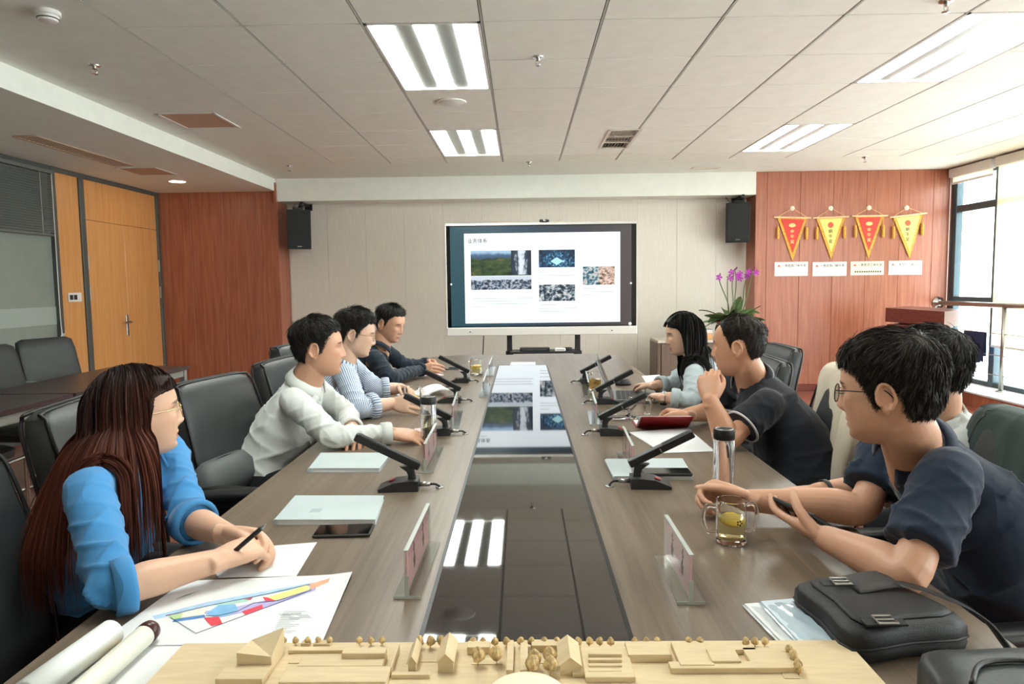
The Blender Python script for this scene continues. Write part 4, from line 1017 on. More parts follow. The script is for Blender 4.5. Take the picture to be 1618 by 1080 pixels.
def short_hair(H, parent, m, top=.028, side=.014, fringe=0.0, shift=0.0, recede=0.0, n=3600, length=.03, lift=.35, sideb=.5, bald=0.0, part=None, sweep=1.0, width=.0007, cap_hc=.4):
    P, Z, TH = head_grid(120, 170, H.sex, H.fat)
    mk, dz = hair_mask(TH, Z, shift+.0022*np.sin(TH*17)+.0015*np.sin(TH*41+1), recede)
    up = np.clip((Z-.02)/.07, 0, 1); up = up*up*(3-2*up)
    fade = np.clip(dz/.045, 0, 1)**.8
    thick = (side+(top-side)*up)*(.12+.88*fade)
    thick = thick+fringe*np.exp(-((np.abs(TH))/.9)**2)*np.clip((Z-.05)/.04, 0, 1)*np.clip((.115-Z)/.02, 0, 1)
    thick *= 1-bald*np.exp(-((Z-.1)/.03)**2)*(np.cos(TH) < -.2)
    nz = .0025*np.sin(TH*13+Z*60)+.002*np.sin(TH*29-Z*110)
    off = np.where(mk > .5, np.maximum(thick+nz*np.clip(fade, 0, 1)*np.clip(thick/.012, 0, 1), .0016), -.006)
    C = np.stack([np.full_like(Z, -.012), np.zeros_like(Z), np.clip(Z, -.03, .045)], -1)
    Nn = P-C; Nn /= np.linalg.norm(Nn, axis=-1)[..., None]+1e-9
    Q = P+Nn*np.where(off > .003, .003+(off-.003)*.74, off)[..., None]
    nz_, nt = Z.shape; F = []
    for i in range(nz_-1):
        for j in range(nt):
            k = (j+1) % nt
            if max(mk[i, j], mk[i+1, j], mk[i, k], mk[i+1, k]) > .3: F.append((i*nt+j, i*nt+k, (i+1)*nt+k, (i+1)*nt+j))
    F.append(tuple((nz_-1)*nt+j for j in range(nt)))
    cap = bpy.data.meshes.new('cap'); cap.from_pydata([tuple(p) for p in H.w(Q.reshape(-1, 3))], [], F); cap.polygons.foreach_set('use_smooth', [True]*len(F)); cap.update()
    a_ = cap.attributes.new('hc', 'FLOAT', 'POINT'); a_.data.foreach_set('value', np.full(len(cap.vertices), cap_hc, np.float32))
    # strands combed away from the whorl
    w = (mk > .5)*np.cos(np.clip(Z, -.1, .1)*6)*np.gradient(TH, axis=1).clip(.01)
    w = w.ravel()/w.sum(); pick = RNG.choice(w.size, n, p=w)
    p0 = (P+Nn*(np.maximum(off, 0)*1.0)[..., None]).reshape(-1, 3)[pick]; ru = RNG.uniform(.62, .98, (n, 1)); p0 = P.reshape(-1, 3)[pick]*(1-ru)+p0*ru+RNG.normal(size=(n, 3))*.0015; nn = Nn.reshape(-1, 3)[pick]; th0 = thick.ravel()[pick]
    whorl = np.array([-.075, .012, .10]); d = p0-whorl; d[:, 2] -= .02
    fr_ = np.clip((p0[:, :1]-.01)/.05, 0, 1)*np.clip((p0[:, 2:3]-.03)/.03, 0, 1)*sweep
    d = d/(np.linalg.norm(d, axis=1)[:, None]+1e-9)*.1; d = d*(1-fr_)+fr_*np.concatenate([np.full((n, 1), .02), np.where(p0[:, 1:2] > -.015, .075, -.075), np.full((n, 1), .05)], 1)
    d = d+RNG.normal(size=(n, 3))*.022; d -= nn*np.sum(d*nn, 1)[:, None]; d /= np.linalg.norm(d, axis=1)[:, None]+1e-9
    L = length*(.35+.65*np.clip(th0/top, 0, 1))*RNG.uniform(.6, 1.15, n)
    s = np.linspace(0, 1, 5)[None, :, None]*L[:, None, None]
    pa = p0[:, None]+d[:, None]*s+nn[:, None]*(lift*s*np.clip(th0/top, .05, 1)[:, None, None]*RNG.uniform(.2, 1.1, n)[:, None, None]-s*s/(2*.085))
    sm_ = strands_mesh(H.w(pa.reshape(-1, 3)).reshape(n, 5, 3), width, RNG.uniform(0, 1, n)**1.5)
    return obj('hair', join_meshes(cap, sm_, m), m, parent, world=True)

def long_hair(H, parent, m, colliders, n=3000, K=26, length=.55, width=.0017, tint_bottom=.9, part_y=.0, spread=.02, front=.25, cover=None, back_off=.018, hl=.010):
    """strands leave a parting, follow the skull and fall, pushed off head and shoulders"""
    P, Z, TH = head_grid(70, 96, H.sex, H.fat)
    mk, dz = hair_mask(TH, Z, hl, 0)
    up = np.clip((Z-.0)/.09, 0, 1)
    off = np.where(mk > .5, .010+.006*up, -.006)
    C = np.stack([np.full_like(Z, -.012), np.zeros_like(Z), np.clip(Z, -.03, .045)], -1); Nn = P-C; Nn /= np.linalg.norm(Nn, axis=-1)[..., None]+1e-9
    Q = P+Nn*off[..., None]; nz_, nt = Z.shape
    F = [(i*nt+j, i*nt+(j+1) % nt, (i+1)*nt+(j+1) % nt, (i+1)*nt+j) for i in range(nz_-1) for j in range(nt) if mk[i, j] > .3]
    F.append(tuple((nz_-1)*nt+j for j in range(nt)))
    cap = bpy.data.meshes.new('cap'); cap.from_pydata([tuple(p) for p in H.w(Q.reshape(-1, 3))], [], F); cap.polygons.foreach_set('use_smooth', [True]*len(F)); cap.update()
    a_ = cap.attributes.new('hc', 'FLOAT', 'POINT'); a_.data.foreach_set('value', np.full(len(cap.vertices), .13, np.float32))
    u = RNG.uniform(0, 1, n); sgn = np.where(RNG.uniform(size=n) < .5, -1.0, 1.0)
    az = np.where(u < .5, u*1.1, u*PI)*1.0
    x0 = RNG.uniform(-.095, .070, n)                              # roots along the parting, front to back
    z0 = np.interp(x0, [-.1, -.08, -.05, -.01, .03, .055, .07, .078], [.05, .078, .100, .112, .106, .092, .080, .068])
    p = np.stack([x0, part_y+sgn*np.abs(RNG.normal(0, .006, n)), z0+.010], -1)
    d = np.stack([RNG.normal(.0, .18, n)+front*(x0 > -.02)-.55*(x0 < -.05), sgn*1.0, np.full(n, .18)], -1)
    Lp = length*RNG.uniform(.72, 1.05, n); ds = Lp/(K-1)
    soft = RNG.uniform(.55, 1.08, n); lay = RNG.uniform(0, 1, n)                                    # layer depth
    pw = H.w(p); R3 = H.A[:3, :3]; dw = d @ R3.T; dw /= np.linalg.norm(dw, axis=1)[:, None]
    hx = H.w1((-.012, 0, .012)); ihr = np.linalg.inv(R3)
    out = [pw.copy()]
    jit = RNG.normal(size=(n, 3))*spread
    for k in range(1, K):
        g = min(1.0, k/(K*.30))
        dw = dw*.72+np.array([0, 0, -1.0])*(.30+.25*g)+jit*.35*(1-.5*k/K)
        dw /= np.linalg.norm(dw, axis=1)[:, None]
        pw = pw+dw*ds[:, None]
        q = (pw-hx) @ ihr.T                                       # head ellipsoid
        ex = np.array([.103, .0795, .108])+.008; e = q/(ex+lay[:, None]*.010); r = np.linalg.norm(e, axis=1); ins = r < 1
        q2 = np.where(ins[:, None], q/np.maximum(r, 1e-3)[:, None], q)
        if cover is not None:                                     # keep the face clear
            face = (q2[:, 0] > cover) & (q2[:, 2] < .05)
            q2[:, 0] = np.where(face, cover+(q2[:, 0]-cover)*.3, q2[:, 0])
        pw = q2 @ R3.T+hx
        for c0, c1, rad in colliders:
            c0 = np.array(c0); c1 = np.array(c1); ab = c1-c0
            t = np.clip(((pw-c0) @ ab)/max(1e-9, ab @ ab), 0, 1); cp = c0+t[:, None]*ab; dv = pw-cp; r = np.linalg.norm(dv, axis=1); rr = (rad if rad > .1 else rad*soft)+.004+lay*.010
            ins = r < rr; pw = np.where(ins[:, None], cp+dv/np.maximum(r, 1e-4)[:, None]*rr[:, None], pw)
        out.append(pw.copy())
    pa = np.stack(out, 1)
    kk = np.linspace(0, 1, K)[None, :]; hc = np.clip(RNG.uniform(-.1, .35, n)[:, None]+tint_bottom*np.clip((kk-.12)/.5, 0, 1)*RNG.uniform(.6, 1, n)[:, None], 0, 1)
    sm_ = strands_mesh(pa, width, hc)
    return obj('hair', join_meshes(cap, sm_, m), m, parent, world=True)

def eyes(H, parent, lid=.25, gaze=(1, 0, 0)):
    for s in (-1, 1):
        c = np.array([.0605, s*.0315, .002]); r = .0125; g_ = nrm(gaze)
        u_ = nrm(np.cross([0, 0, 1], g_)); v_ = np.cross(g_, u_)
        e = MB()
        for q0, q1, mi in ((0, .42, 1), (.42, 1.45, 0)):
            rings = []
            for a in np.linspace(max(q0, .02), q1, 5): rings.append([c+r*(math.cos(a)*g_+math.sin(a)*(math.cos(b)*u_+math.sin(b)*v_)) for b in np.linspace(0, 2*PI, 18, endpoint=False)])
            e.mi = mi; e.loft(rings, cap=(q0 == 0))
        e.v = [tuple(p) for p in H.w(e.v)]
        eo = obj('eye', e, [M_eye, M_iris], parent, smooth=True, world=True)
        l = MB(); rl = r+.0009
        yaw0 = s*.25
        for i, el in enumerate((lid_el(lid), )):
            P = []
            for a in np.linspace(-1.15, 1.15, 12):
                ca = math.cos(el*(1-.35*abs(a/1.15)**2)-.0); sa = math.sin(el*(1-.35*abs(a/1.15)**2))
                P.append(c+rl*1.03*np.array([ca*math.cos(a+yaw0), ca*math.sin(a+yaw0), sa]))
            l.tube(H.w(P), [.0004]+[.0010]*10+[.0004], 5)
        obj('eyelash', l, M_lash, eo, world=True)
def lid_el(lid): return .62-lid*1.15
def lids(mb, H, lid):
    """upper and lower eyelids as thick spherical shells, part of the body surface"""
    for s in (-1, 1):
        c = np.array([.0605, s*.0315, .002]); yaw0 = s*.25
        for e0, e1 in ((1.45, lid_el(lid)), (-1.45, -.42)):
            for r0 in (.0132,):
                rings = []
                for a in np.linspace(-1.3, 1.3, 12):
                    el1 = e1*(1-.35*abs(a/1.3)**2) if e1 > 0 or True else e1
                    es_ = np.linspace(e0, el1, 7)
                    outer = [c+r0*np.array([math.cos(q)*math.cos(a+yaw0), math.cos(q)*math.sin(a+yaw0), math.sin(q)]) for q in es_]
                    inner = [c+(r0-.0035)*np.array([math.cos(q)*math.cos(a+yaw0), math.cos(q)*math.sin(a+yaw0), math.sin(q)]) for q in es_[::-1]]
                    rings.append(H.w(outer+inner))
                mb.loft(rings)

def glasses(H, parent, m, r=.022, shape=2.4, thick=.0015, drop=0.0, lens_tint=(.96, .97, .97)):
    t = bpy.data.objects.new('glasses', None); COL.objects.link(t); t.parent = parent; t.matrix_parent_inverse = wmat(parent).inverted()
    for s in (-1, 1):
        c = np.array([.096, s*.033, -.001+drop]); ax = nrm([-.16*1, s*1.0, 0]) ; ax = np.array([-.10, s*.995, 0]); az = np.array([-.12, 0, .99])
        rim = sring(c, ax, az, r, r*.88, 28, shape)
        obj('rim', MB().tube(H.w(rim), thick, 6, closed=True), m, t, world=True, smooth=True)
        l = MB(); l.loft([H.w(sring(c+np.array([o, 0, 0]), ax, az, r*.98, r*.86, 28, shape)) for o in (-.0006, .0006)])
        obj('lens', l, thin_glass('spectacle_lens', lens_tint, .25), t, world=True)
        hinge = c+ax*r+az*r*.35
        obj('temple', MB().tube(H.w(catmull([hinge, hinge+np.array([-.02, s*.008, 0]), np.array([.02, s*.0795, .006+drop]), np.array([-.012, s*.0805, .010]), np.array([-.035, s*.078, -.012])], 5)), thick, 6), m, t, world=True, smooth=True)
        obj('nose_pad', MB().tube(H.w([c-ax*r*.9+az*(-.004), c-ax*r*.75+np.array([-.012, 0, -.004])]), .0011, 5), m, t, world=True)
    obj('bridge', MB().tube(H.w(catmull([(.0985, .0115, .004+drop), (.1015, 0, .007+drop), (.0985, -.0115, .004+drop)], 4)), thick, 6), m, t, world=True, smooth=True)
    return t

def ridge(ph, mod):
    r = 1-np.abs(np.sin(ph*.5)); return r**2.6*(.25+.75*np.sin(mod)**2)
def person(label, hips, chest, neck, F, sh, el, wr, hands, H, skin, shirt, sleeve, trousers, W=1.0, hc=(.17, .158, .172, .178), depth=(.125, .118, .122, .105), voxel=.003,
           belly=0.0, cuff=None, collar=None, knees=None, roll_cuffs=False, vs=.008, folds=1.0, lid=.25, lids_on=True, ratio=.35, stripe=False, neck_r=(.060, .054), hem=None):
    """F forward; sh/el/wr: dict R,L of joints; hands: dict of keyword dicts; sleeve: fraction of the arm covered (1 elbow, 2 wrist)"""
    hips, chest, neck = (np.array(v, float) for v in (hips, chest, neck)); F = nrm([F[0], F[1], 0]); Lf = np.array([-F[1], F[0], 0])
    t = thing('person', label, 'person', (hips[0], hips[1], 0))
    # torso sections
    spine = catmull([hips-np.array([0, 0, .06]), hips, hips*.5+chest*.5-F*.012, chest, chest*.42+neck*.58, neck], 4)
    sax = nrm(np.array(sh['L'])-np.array(sh['R'])); m = len(spine); q = np.linspace(0, 1, m)
    hw = np.interp(q, [0, .2, .4, .6, .80, .92, 1], [hc[0]*.9, hc[0], hc[1], hc[2], hc[3]*.86, .105, .070])*W
    dp = np.interp(q, [0, .2, .4, .6, .80, .92, 1], [depth[0]*.9, depth[0], depth[1]+belly, depth[2], depth[3]*.9, .080, .066])*W
    def torso(mb, grow):
        rings = []
        for i in range(m):
            tg = nrm(spine[min(i+1, m-1)]-spine[max(i-1, 0)]); s = nrm(Lf*(1-q[i])+sax*q[i]); s = nrm(s-tg*np.dot(s, tg)); f = np.cross(s, tg)
            rings.append(sring(spine[i], s, f, max(.02, hw[i]+grow), max(.02, dp[i]+grow), 32, 2.35))
        mb.loft(rings)
    # skin body
    b = MB(); torso(b, -.03)
    nt_ = H.w1((-.030, 0, -.075)); nt2 = H.w1((-.022, 0, -.035))
    limb(b, [neck-np.array([0, 0, .05]), neck*.55+nt_*.45, nt_, nt2], [neck_r[0]*.85, neck_r[0]*.98, neck_r[1], neck_r[1]*.95], 24, 5)
    G, Z, TH = head_grid(84, 112, H.sex, H.fat); nzz, ntt = Z.shape
    vs_ = H.w(G.reshape(-1, 3)); fs = [(i*ntt+j, i*ntt+(j+1) % ntt, (i+1)*ntt+(j+1) % ntt, (i+1)*ntt+j) for i in range(nzz-1) for j in range(ntt)]
    fs += [tuple(range(ntt-1, -1, -1)), tuple((nzz-1)*ntt+j for j in range(ntt))]
    b.add(vs_, fs)
    for s in (-1, 1): ear_mesh(b, H, s)
    if lids_on: lids(b, H, lid)
    k_ = W
    for sd in 'RL':
        S_, E_, W_ = (np.array(v[sd], float) for v in (sh, el, wr))
        inn = S_*.75+chest*.25
        cv = lambda q_: .74 if q_ < sleeve-.06 else 1.0
        limb(b, [inn, S_, S_*.5+E_*.5, E_, E_*.72+W_*.28, E_*.35+W_*.65, W_], [.034*k_, .048*k_*cv(0), .043*k_*cv(.5), .0385*k_*cv(1), .0405*k_*cv(1.28), .033*k_*cv(1.65), .0265*k_], 20, 5)
        hand(b, W_, **hands[sd])
    kn = knees or [hips+F*.40+Lf*.11*a+np.array([0, 0, -.03]) for a in (-1, 1)]
    for a, kp in zip((-1, 1), kn):
        hp0 = hips+Lf*.085*a; an = np.array(kp)-F*.04; an = np.array([an[0], an[1], .09])
        limb(b, [hp0, np.array(kp), an], [.05, .045, .03], 12, 4)
    body = solid(b, voxel, 2, ratio)
    V = vget(body); hp = H.inv(V)
    a_ = body.attributes.new('hp', 'FLOAT_VECTOR', 'POINT'); a_.data.foreach_set('vector', hp.astype(np.float32).ravel())
    obj('body', body, skin, t, world=True)
    # shirt
    c = MB(); torso(c, .004)
    for sd in 'RL':
        S_, E_, W_ = (np.array(v[sd], float) for v in (sh, el, wr)); inn = S_*.6+(chest*.4+neck*.6)*.4
        if sleeve <= 1: end = S_+(E_-S_)*sleeve; limb(c, [inn, S_, S_*.5+end*.5, end], [.050*k_, .060*k_, .061*k_, .064*k_], 20, 5, endk=.12)
        else:
            e2 = E_+(W_-E_)*(sleeve-1); r2 = .046 if cuff is None else cuff
            limb(c, [inn, S_, S_*.5+E_*.5, E_, E_*.6+e2*.4, e2], [.046*k_, .057*k_, .053*k_, .049*k_, (.045+.5*(r2-.046))*k_, r2*k_], 20, 5, endk=.12)
    sm_ = solid(c, vs, 3, None)
    V = vget(sm_); N = vnor(sm_)
    # fold displacement, follows the limb or the trunk
    disp = np.zeros(len(V)); st = np.zeros(len(V)); best = np.full(len(V), 9.0)
    segs = [(hips, chest, .165*W, 'T', 0)]+[(chest, neck, .15*W, 'T', 0)]
    for i_, sd in enumerate('RL'):
        S_, E_, W_ = (np.array(v[sd], float) for v in (sh, el, wr)); segs += [(S_, E_, .062, 'A', i_), (E_, W_, .05, 'B', i_)]
    for (p, r, rad, kd, ii) in segs:
        ab = r-p; tt = np.clip(((V-p) @ ab)/(ab @ ab), 0, 1); cp = p+tt[:, None]*ab; dv = V-cp; rr = np.linalg.norm(dv, axis=1); sc = rr/rad
        ax = nrm(ab); u_ = nrm(np.cross(ax, [.3, .2, 1.0])); v_ = np.cross(ax, u_); ang = np.arctan2(dv @ v_, dv @ u_); along = tt*np.linalg.norm(ab)
        sel = sc < best; best = np.where(sel, sc, best)
        if kd == 'T':
            f_ = ridge(along*74+ang*3.2+1.3*np.sin(ang*2+along*14), ang*1.3+along*9+1)*.0048+ridge(along*43-ang*5.1+2, ang*2+along*7)*.0058-.003
            s_ = ang*.16
        elif kd == 'A':
            f_ = (ridge(along*115+ang*2.6+ii+.8*np.sin(ang*2), ang+along*12+ii)*.0055+ridge(along*72-ang*3.0+ii*2, ang*1.5+along*8+2)*.0062)*(.35+.8*tt)-.002
            s_ = ang*.060
        else:
            f_ = (ridge(along*120-ang*2.4+ii, ang+along*14)*.0055+ridge(along*84+ang*3.1, ang*1.5+1)*.005)*(1.15-.8*tt)-.002; s_ = ang*.05
        disp = np.where(sel, f_, disp); st = np.where(sel, s_, st)
    vset(sm_, V+N*(disp*folds*1.5)[:, None])
    if stripe: a_ = sm_.attributes.new('st', 'FLOAT', 'POINT'); a_.data.foreach_set('value', (st+10).astype(np.float32))
    so = obj('shirt', sm_, shirt, t, world=True)
    if sleeve > 1 and cuff is not None:
        for sd in 'RL':
            E_, W_ = np.array(el[sd], float), np.array(wr[sd], float); ax = nrm(W_-E_); e2 = E_+(W_-E_)*(sleeve-1)
            u_ = nrm(np.cross(ax, [0, 0, 1.0])); v_ = np.cross(ax, u_); r = cuff*k_+.004
            kk = .03 if not roll_cuffs else .028
            rs = [sring(e2+ax*o, u_, v_, r+g_, r*.96+g_, 24) for o, g_ in ((-kk, -.004), (-kk, .004), (-.0, .006), (.008, .003), (.008, -.006), (-.01, -.008))]
            cb = MB().loft(rs, cap=False); cm_ = cb.mesh('cuff', True)
            if stripe: a_ = cm_.attributes.new('st', 'FLOAT', 'POINT'); a_.data.foreach_set('value', np.tile(np.linspace(0, 2*PI, 24, endpoint=False)*.05+10, 6).astype(np.float32))
            obj('cuff', cm_, shirt, so, world=True)
    if sleeve <= 1 and hem is not None:
        for sd in 'RL':
            S_, E_ = np.array(sh[sd], float), np.array(el[sd], float); ax = nrm(E_-S_); e2 = S_+(E_-S_)*sleeve+ax*.002
            u_ = nrm(np.cross(ax, [0, 0, 1.0])); v_ = np.cross(ax, u_)
            obj('hem_band', MB().loft([sring(e2+ax*o, u_, v_, .064*k_*g_, .064*k_*g_, 28) for o, g_ in ((-.0022, .97), (-.0022, 1.012), (.0022, 1.012), (.0022, .9))], cap=False).mesh('hem', True), hem, so, world=True)
    if collar is not None:
        cmat, open_, hgt = collar[:3]; clift = collar[3] if len(collar) > 3 else .012
        ax = nrm(nt_-neck); s = nrm(sax-ax*np.dot(sax, ax)); f = np.cross(s, ax)
        if np.dot(f, F) < 0: f = -f
        rings = []; n_ = 36
        for i in range(n_+1):
            a = open_+(2*PI-2*open_)*i/n_; ca, sa = math.cos(a), math.sin(a); dr = f*ca+s*sa; fw = max(0, ca)
            tip = .016*max(0, 1-abs(i if i < n_/2 else n_-i)/4)
            base = neck+ax*(clift-.022*fw)
            rings.append([base+dr*neck_r[0]*1.06+ax*0, base+dr*(neck_r[0]*1.04)+ax*hgt, base+dr*(neck_r[0]*1.14)+ax*(hgt+.004), base+dr*(neck_r[0]*1.44)+ax*(hgt*.22-tip)-ax*.006, base+dr*(neck_r[0]*1.38)+ax*(hgt*.15-tip)-ax*.008, base+dr*(neck_r[0]*1.10)+ax*hgt*.75])
        cme = MB().loft(rings).mesh('collar', True)
        if stripe: a_ = cme.attributes.new('st', 'FLOAT', 'POINT'); a_.data.foreach_set('value', np.repeat(np.arange(n_+1)*.006+10, 6).astype(np.float32))
        co = obj('collar', cme, cmat, so, world=True)
        if len(collar) > 4: obj('collar_stripe', MB().tube([r_[3]*.75+r_[2]*.25+ax*.001+0*s for r_ in rings], .0016, 5), collar[4], so, world=True, smooth=True)
    # trousers and shoes
    c = MB(); rings = []
    for i in range(0, 6):
        tg = nrm(spine[i+1]-spine[max(i-1, 0)]); f = np.cross(Lf, tg); rings.append(sring(spine[i], Lf, f, hw[i]-.002, dp[i]-.002, 24, 2.3))
    c.loft(rings)
    for a, kp in zip((-1, 1), kn):
        hp0 = hips+Lf*.085*a; kp = np.array(kp); an = np.array([kp[0]-F[0]*.04, kp[1]-F[1]*.04, .11])
        limb(c, [hp0, hp0*.5+kp*.5, kp, kp*.5+an*.5, an], [.095, .085, .07, .06, .055], 16, 4)
    obj('trousers', solid(c, .012, 3, None), trousers, t, world=True)
    for a, kp in zip((-1, 1), kn):
        an = np.array([kp[0]-F[0]*.04, kp[1]-F[1]*.04, 0]); sh_ = MB()
        rs = [sring(an+F*o+np.array([0, 0, h]), Lf, np.array([0, 0, 1.0]), w_, h, 16, 2.6) for o, w_, h in ((-.07, .02, .03), (-.055, .034, .045), (0, .04, .05), (.08, .044, .036), (.14, .042, .026), (.175, .02, .016))]
        obj('shoe', sh_.loft(rs), M_black, t, smooth=True, world=True)
    return t
SK_F = skin_mat('skin_light', '#d6ad92', '#b5665c', '#3a2a22'); SK_M = skin_mat('skin_warm', '#cb9c80', '#a4645a', '#1c1614'); SK_M2 = skin_mat('skin_tan', '#c59375', '#a0645a', '#1c1614', False); SK_R = skin_mat('skin_pale', '#d8b39b', '#b55e58', '#2a1f1b')
HR_B = hair_mat('hair_black', '#111010', '#34302c'); HR_D = hair_mat('hair_dark_brown', '#141211', '#3d362f'); HR_A = hair_mat('hair_auburn', '#120d0c', '#5a2d1f'); HR_S = hair_mat('hair_cropped', '#14100e', '#332822')
CL_BLUE = cloth_mat('shirt_blue', '#3f82b8'); CL_WHITE = cloth_mat('shirt_white', '#d6dad7', var=.02); CL_STR = cloth_mat('shirt_striped', '#d3dbe2', stripes=(.0105, '#5d7ba6', .42)); CL_NAVY = cloth_mat('shirt_navy', '#1d2834')
CL_GREY = cloth_mat('jacket_grey', '#aab6bb'); CL_POLO = cloth_mat('polo_black', '#1a1d25', weave=1400); CL_TEE = cloth_mat('shirt_deep_navy', '#1f2b3e'); CL_GR2 = cloth_mat('shirt_pale_grey', '#b9bdbb'); CL_TR = cloth_mat('trousers_black', '#15171b')
CL_HEM = cloth_mat('hem_white', '#cdd0d4')
M_gold_m = mat('gold_wire', '#b9a27c', .25, 1.0, var=0); M_black_m = mat('black_wire', '#1c1b1c', .35, .6, var=0)
def tz(px, py, z=.80): return U(px, py, z=z)
def dv(p, q): return nrm(np.array(q)-np.array(p))
DN = np.array([0, 0, -1.0])

# woman in the blue shirt
Yh = 1.62; hpos = U(221, 652, Y=Yh)
H1 = Head(hpos, .62, -.04, 0, .89, 'f')
wR, wL = tz(348, 884, .80), tz(362, 845, .80)
S1R, S1L = U(140, 775, Y=1.40), np.array([-.93, 1.76, .93])
E1R, E1L = tz(178, 930, .795), tz(302, 822, .80)
w1 = person('woman in a blue shirt with long auburn hair holding a pen at the table', (-1.07, 1.70, .575), (-1.00, 1.58, .77), (-.925, 1.60, .935), (1, .12),
  dict(R=S1R, L=S1L), dict(R=E1R, L=E1L), dict(R=wR, L=wL),
  dict(R=dict(d=dv(wR, tz(425, 852, .80)), n=(.25, .75, -.55), side=-1, size=.92, curl=(.75, .9, .5), idx_curl=(.55, .8, .4), thumb=(.35, .35, .5)),
       L=dict(d=dv(wL, tz(425, 852, .795)), n=(.1, -.75, -.65), side=1, size=.92, curl=(.7, .8, .5), thumb=(.3, .3, .3))),
  H1, SK_F, CL_BLUE, 1.14, CL_TR, W=.86, cuff=.053, collar=(CL_BLUE, .45, .028), roll_cuffs=True, voxel=.0028, vs=.006, folds=1.0, neck_r=(.052, .045), lid=.2)
eyes(H1, w1, .2)
long_hair(H1, w1, HR_A, [((-1.0, 1.55, .75), (-.94, 1.59, .88), .150), ((-1.08, 1.66, .52), (-1.0, 1.58, .78), .150), (S1R, E1R, .060), (S1L, S1R, .048), (E1L, S1L, .06)], n=7500, K=30, length=.54, tint_bottom=.95, part_y=.006, cover=.022, width=.0016)
glasses(H1, w1, M_gold_m, .0235, 2.3, .0011)

# man in the white shirt
Yh = 2.70; H2 = Head(U(505, 549, Y=Yh), .22, .02, 0, .93, 'm', .05)
wR, wL = tz(618, 684, .79), tz(556, 676, .80)
S2R, S2L = U(464, 634, Y=2.55), np.array([-.90, 2.90, .93]); E2R, E2L = tz(527, 688, .80), tz(548, 655, .80)
w2 = person('man in a white long-sleeved shirt leaning on the table, looking at the display', (-1.03, 2.68, .575), (-.945, 2.72, .78), (-.86, 2.72, .955), (1, .05),
  dict(R=S2R, L=S2L), dict(R=E2R, L=E2L), dict(R=wR, L=wL),
  dict(R=dict(d=dv(wR, tz(668, 690, .775)), n=(.1, .25, -.95), side=-1, size=1.0, curl=(.35, .6, .4), thumb=(.4, .3, .35)),
       L=dict(d=dv(wL, tz(566, 690, .795)), n=(.0, -.4, -.9), side=1, size=1.0, curl=(.4, .5, .3))),
  H2, SK_M, CL_WHITE, 1.96, CL_TR, W=.97, cuff=.036, collar=(CL_WHITE, .42, .034), vs=.006)
eyes(H2, w2, .3)
short_hair(H2, w2, HR_B, .026, .011, .010, 0, 0, 7000, .030)

# man in the striped shirt
Yh = 3.45; H3 = Head(U(563, 527, Y=Yh), .16, .22, 0, .94, 'm')
wR, wL = tz(622, 637, .80), tz(634, 613, .80)
S3R, S3L = U(545, 592, Y=3.24), np.array([-.93, 3.66, .93]); E3R, E3L = tz(566, 645, .80), tz(596, 615, .80)
w3 = person('man in a blue striped shirt and glasses reading papers', (-1.06, 3.36, .575), (-1.0, 3.45, .79), (-.90, 3.45, .945), (1, .0),
  dict(R=S3R, L=S3L), dict(R=E3R, L=E3L), dict(R=wR, L=wL),
  dict(R=dict(d=dv(wR, tz(658, 640, .80)), n=(.3, .8, -.4), side=-1, size=1.0, curl=(.5, .7, .5), thumb=(.4, .3, .4)),
       L=dict(d=dv(wL, tz(660, 618, .80)), n=(.2, -.7, -.5), side=1, size=1.0, curl=(.5, .7, .5))),
  H3, SK_R, CL_STR, 1.42, CL_TR, cuff=.056, collar=(CL_STR, .42, .032), roll_cuffs=True, stripe=True, voxel=.0034, lid=.55)
eyes(H3, w3, .55, (1, 0, -.4))
short_hair(H3, w3, HR_B, .030, .010, .014, .0, .0, 6000, .034, .5)
glasses(H3, w3, M_gold_m, .023, 2.6, .0011)

# man in the long-sleeved navy shirt
Yh = 4.38; H4 = Head(U(617, 511, Y=Yh), -.42, .30, 0, .95, 'm', .03)
wR, wL = tz(668, 583, .80), tz(676, 574, .81)
S4R, S4L = U(592, 566, Y=4.18), np.array([-.93, 4.60, .92]); E4R, E4L = tz(616, 596, .80), tz(640, 577, .81)
w4 = person('man in a long-sleeved navy shirt looking down at his phone', (-1.16, 4.26, .575), (-1.03, 4.38, .79), (-.90, 4.38, .95), (1, -.1),
  dict(R=S4R, L=S4L), dict(R=E4R, L=E4L), dict(R=wR, L=wL),
  dict(R=dict(d=dv(wR, tz(692, 583, .81)), n=(.2, .8, -.3), side=-1, size=1.0, curl=(.6, .8, .5)), L=dict(d=dv(wL, tz(696, 576, .81)), n=(.2, -.8, -.3), side=1, size=1.0, curl=(.6, .8, .5))),
  H4, SK_M, CL_NAVY, 1.95, CL_TR, cuff=.036, collar=(CL_NAVY, .55, .022), voxel=.0036, folds=1.0, lid=.6)
eyes(H4, w4, .6, (1, 0, -.5))
short_hair(H4, w4, HR_B, .020, .004, .010, .004, .0, 5000, .024, .8, cap_hc=.4)

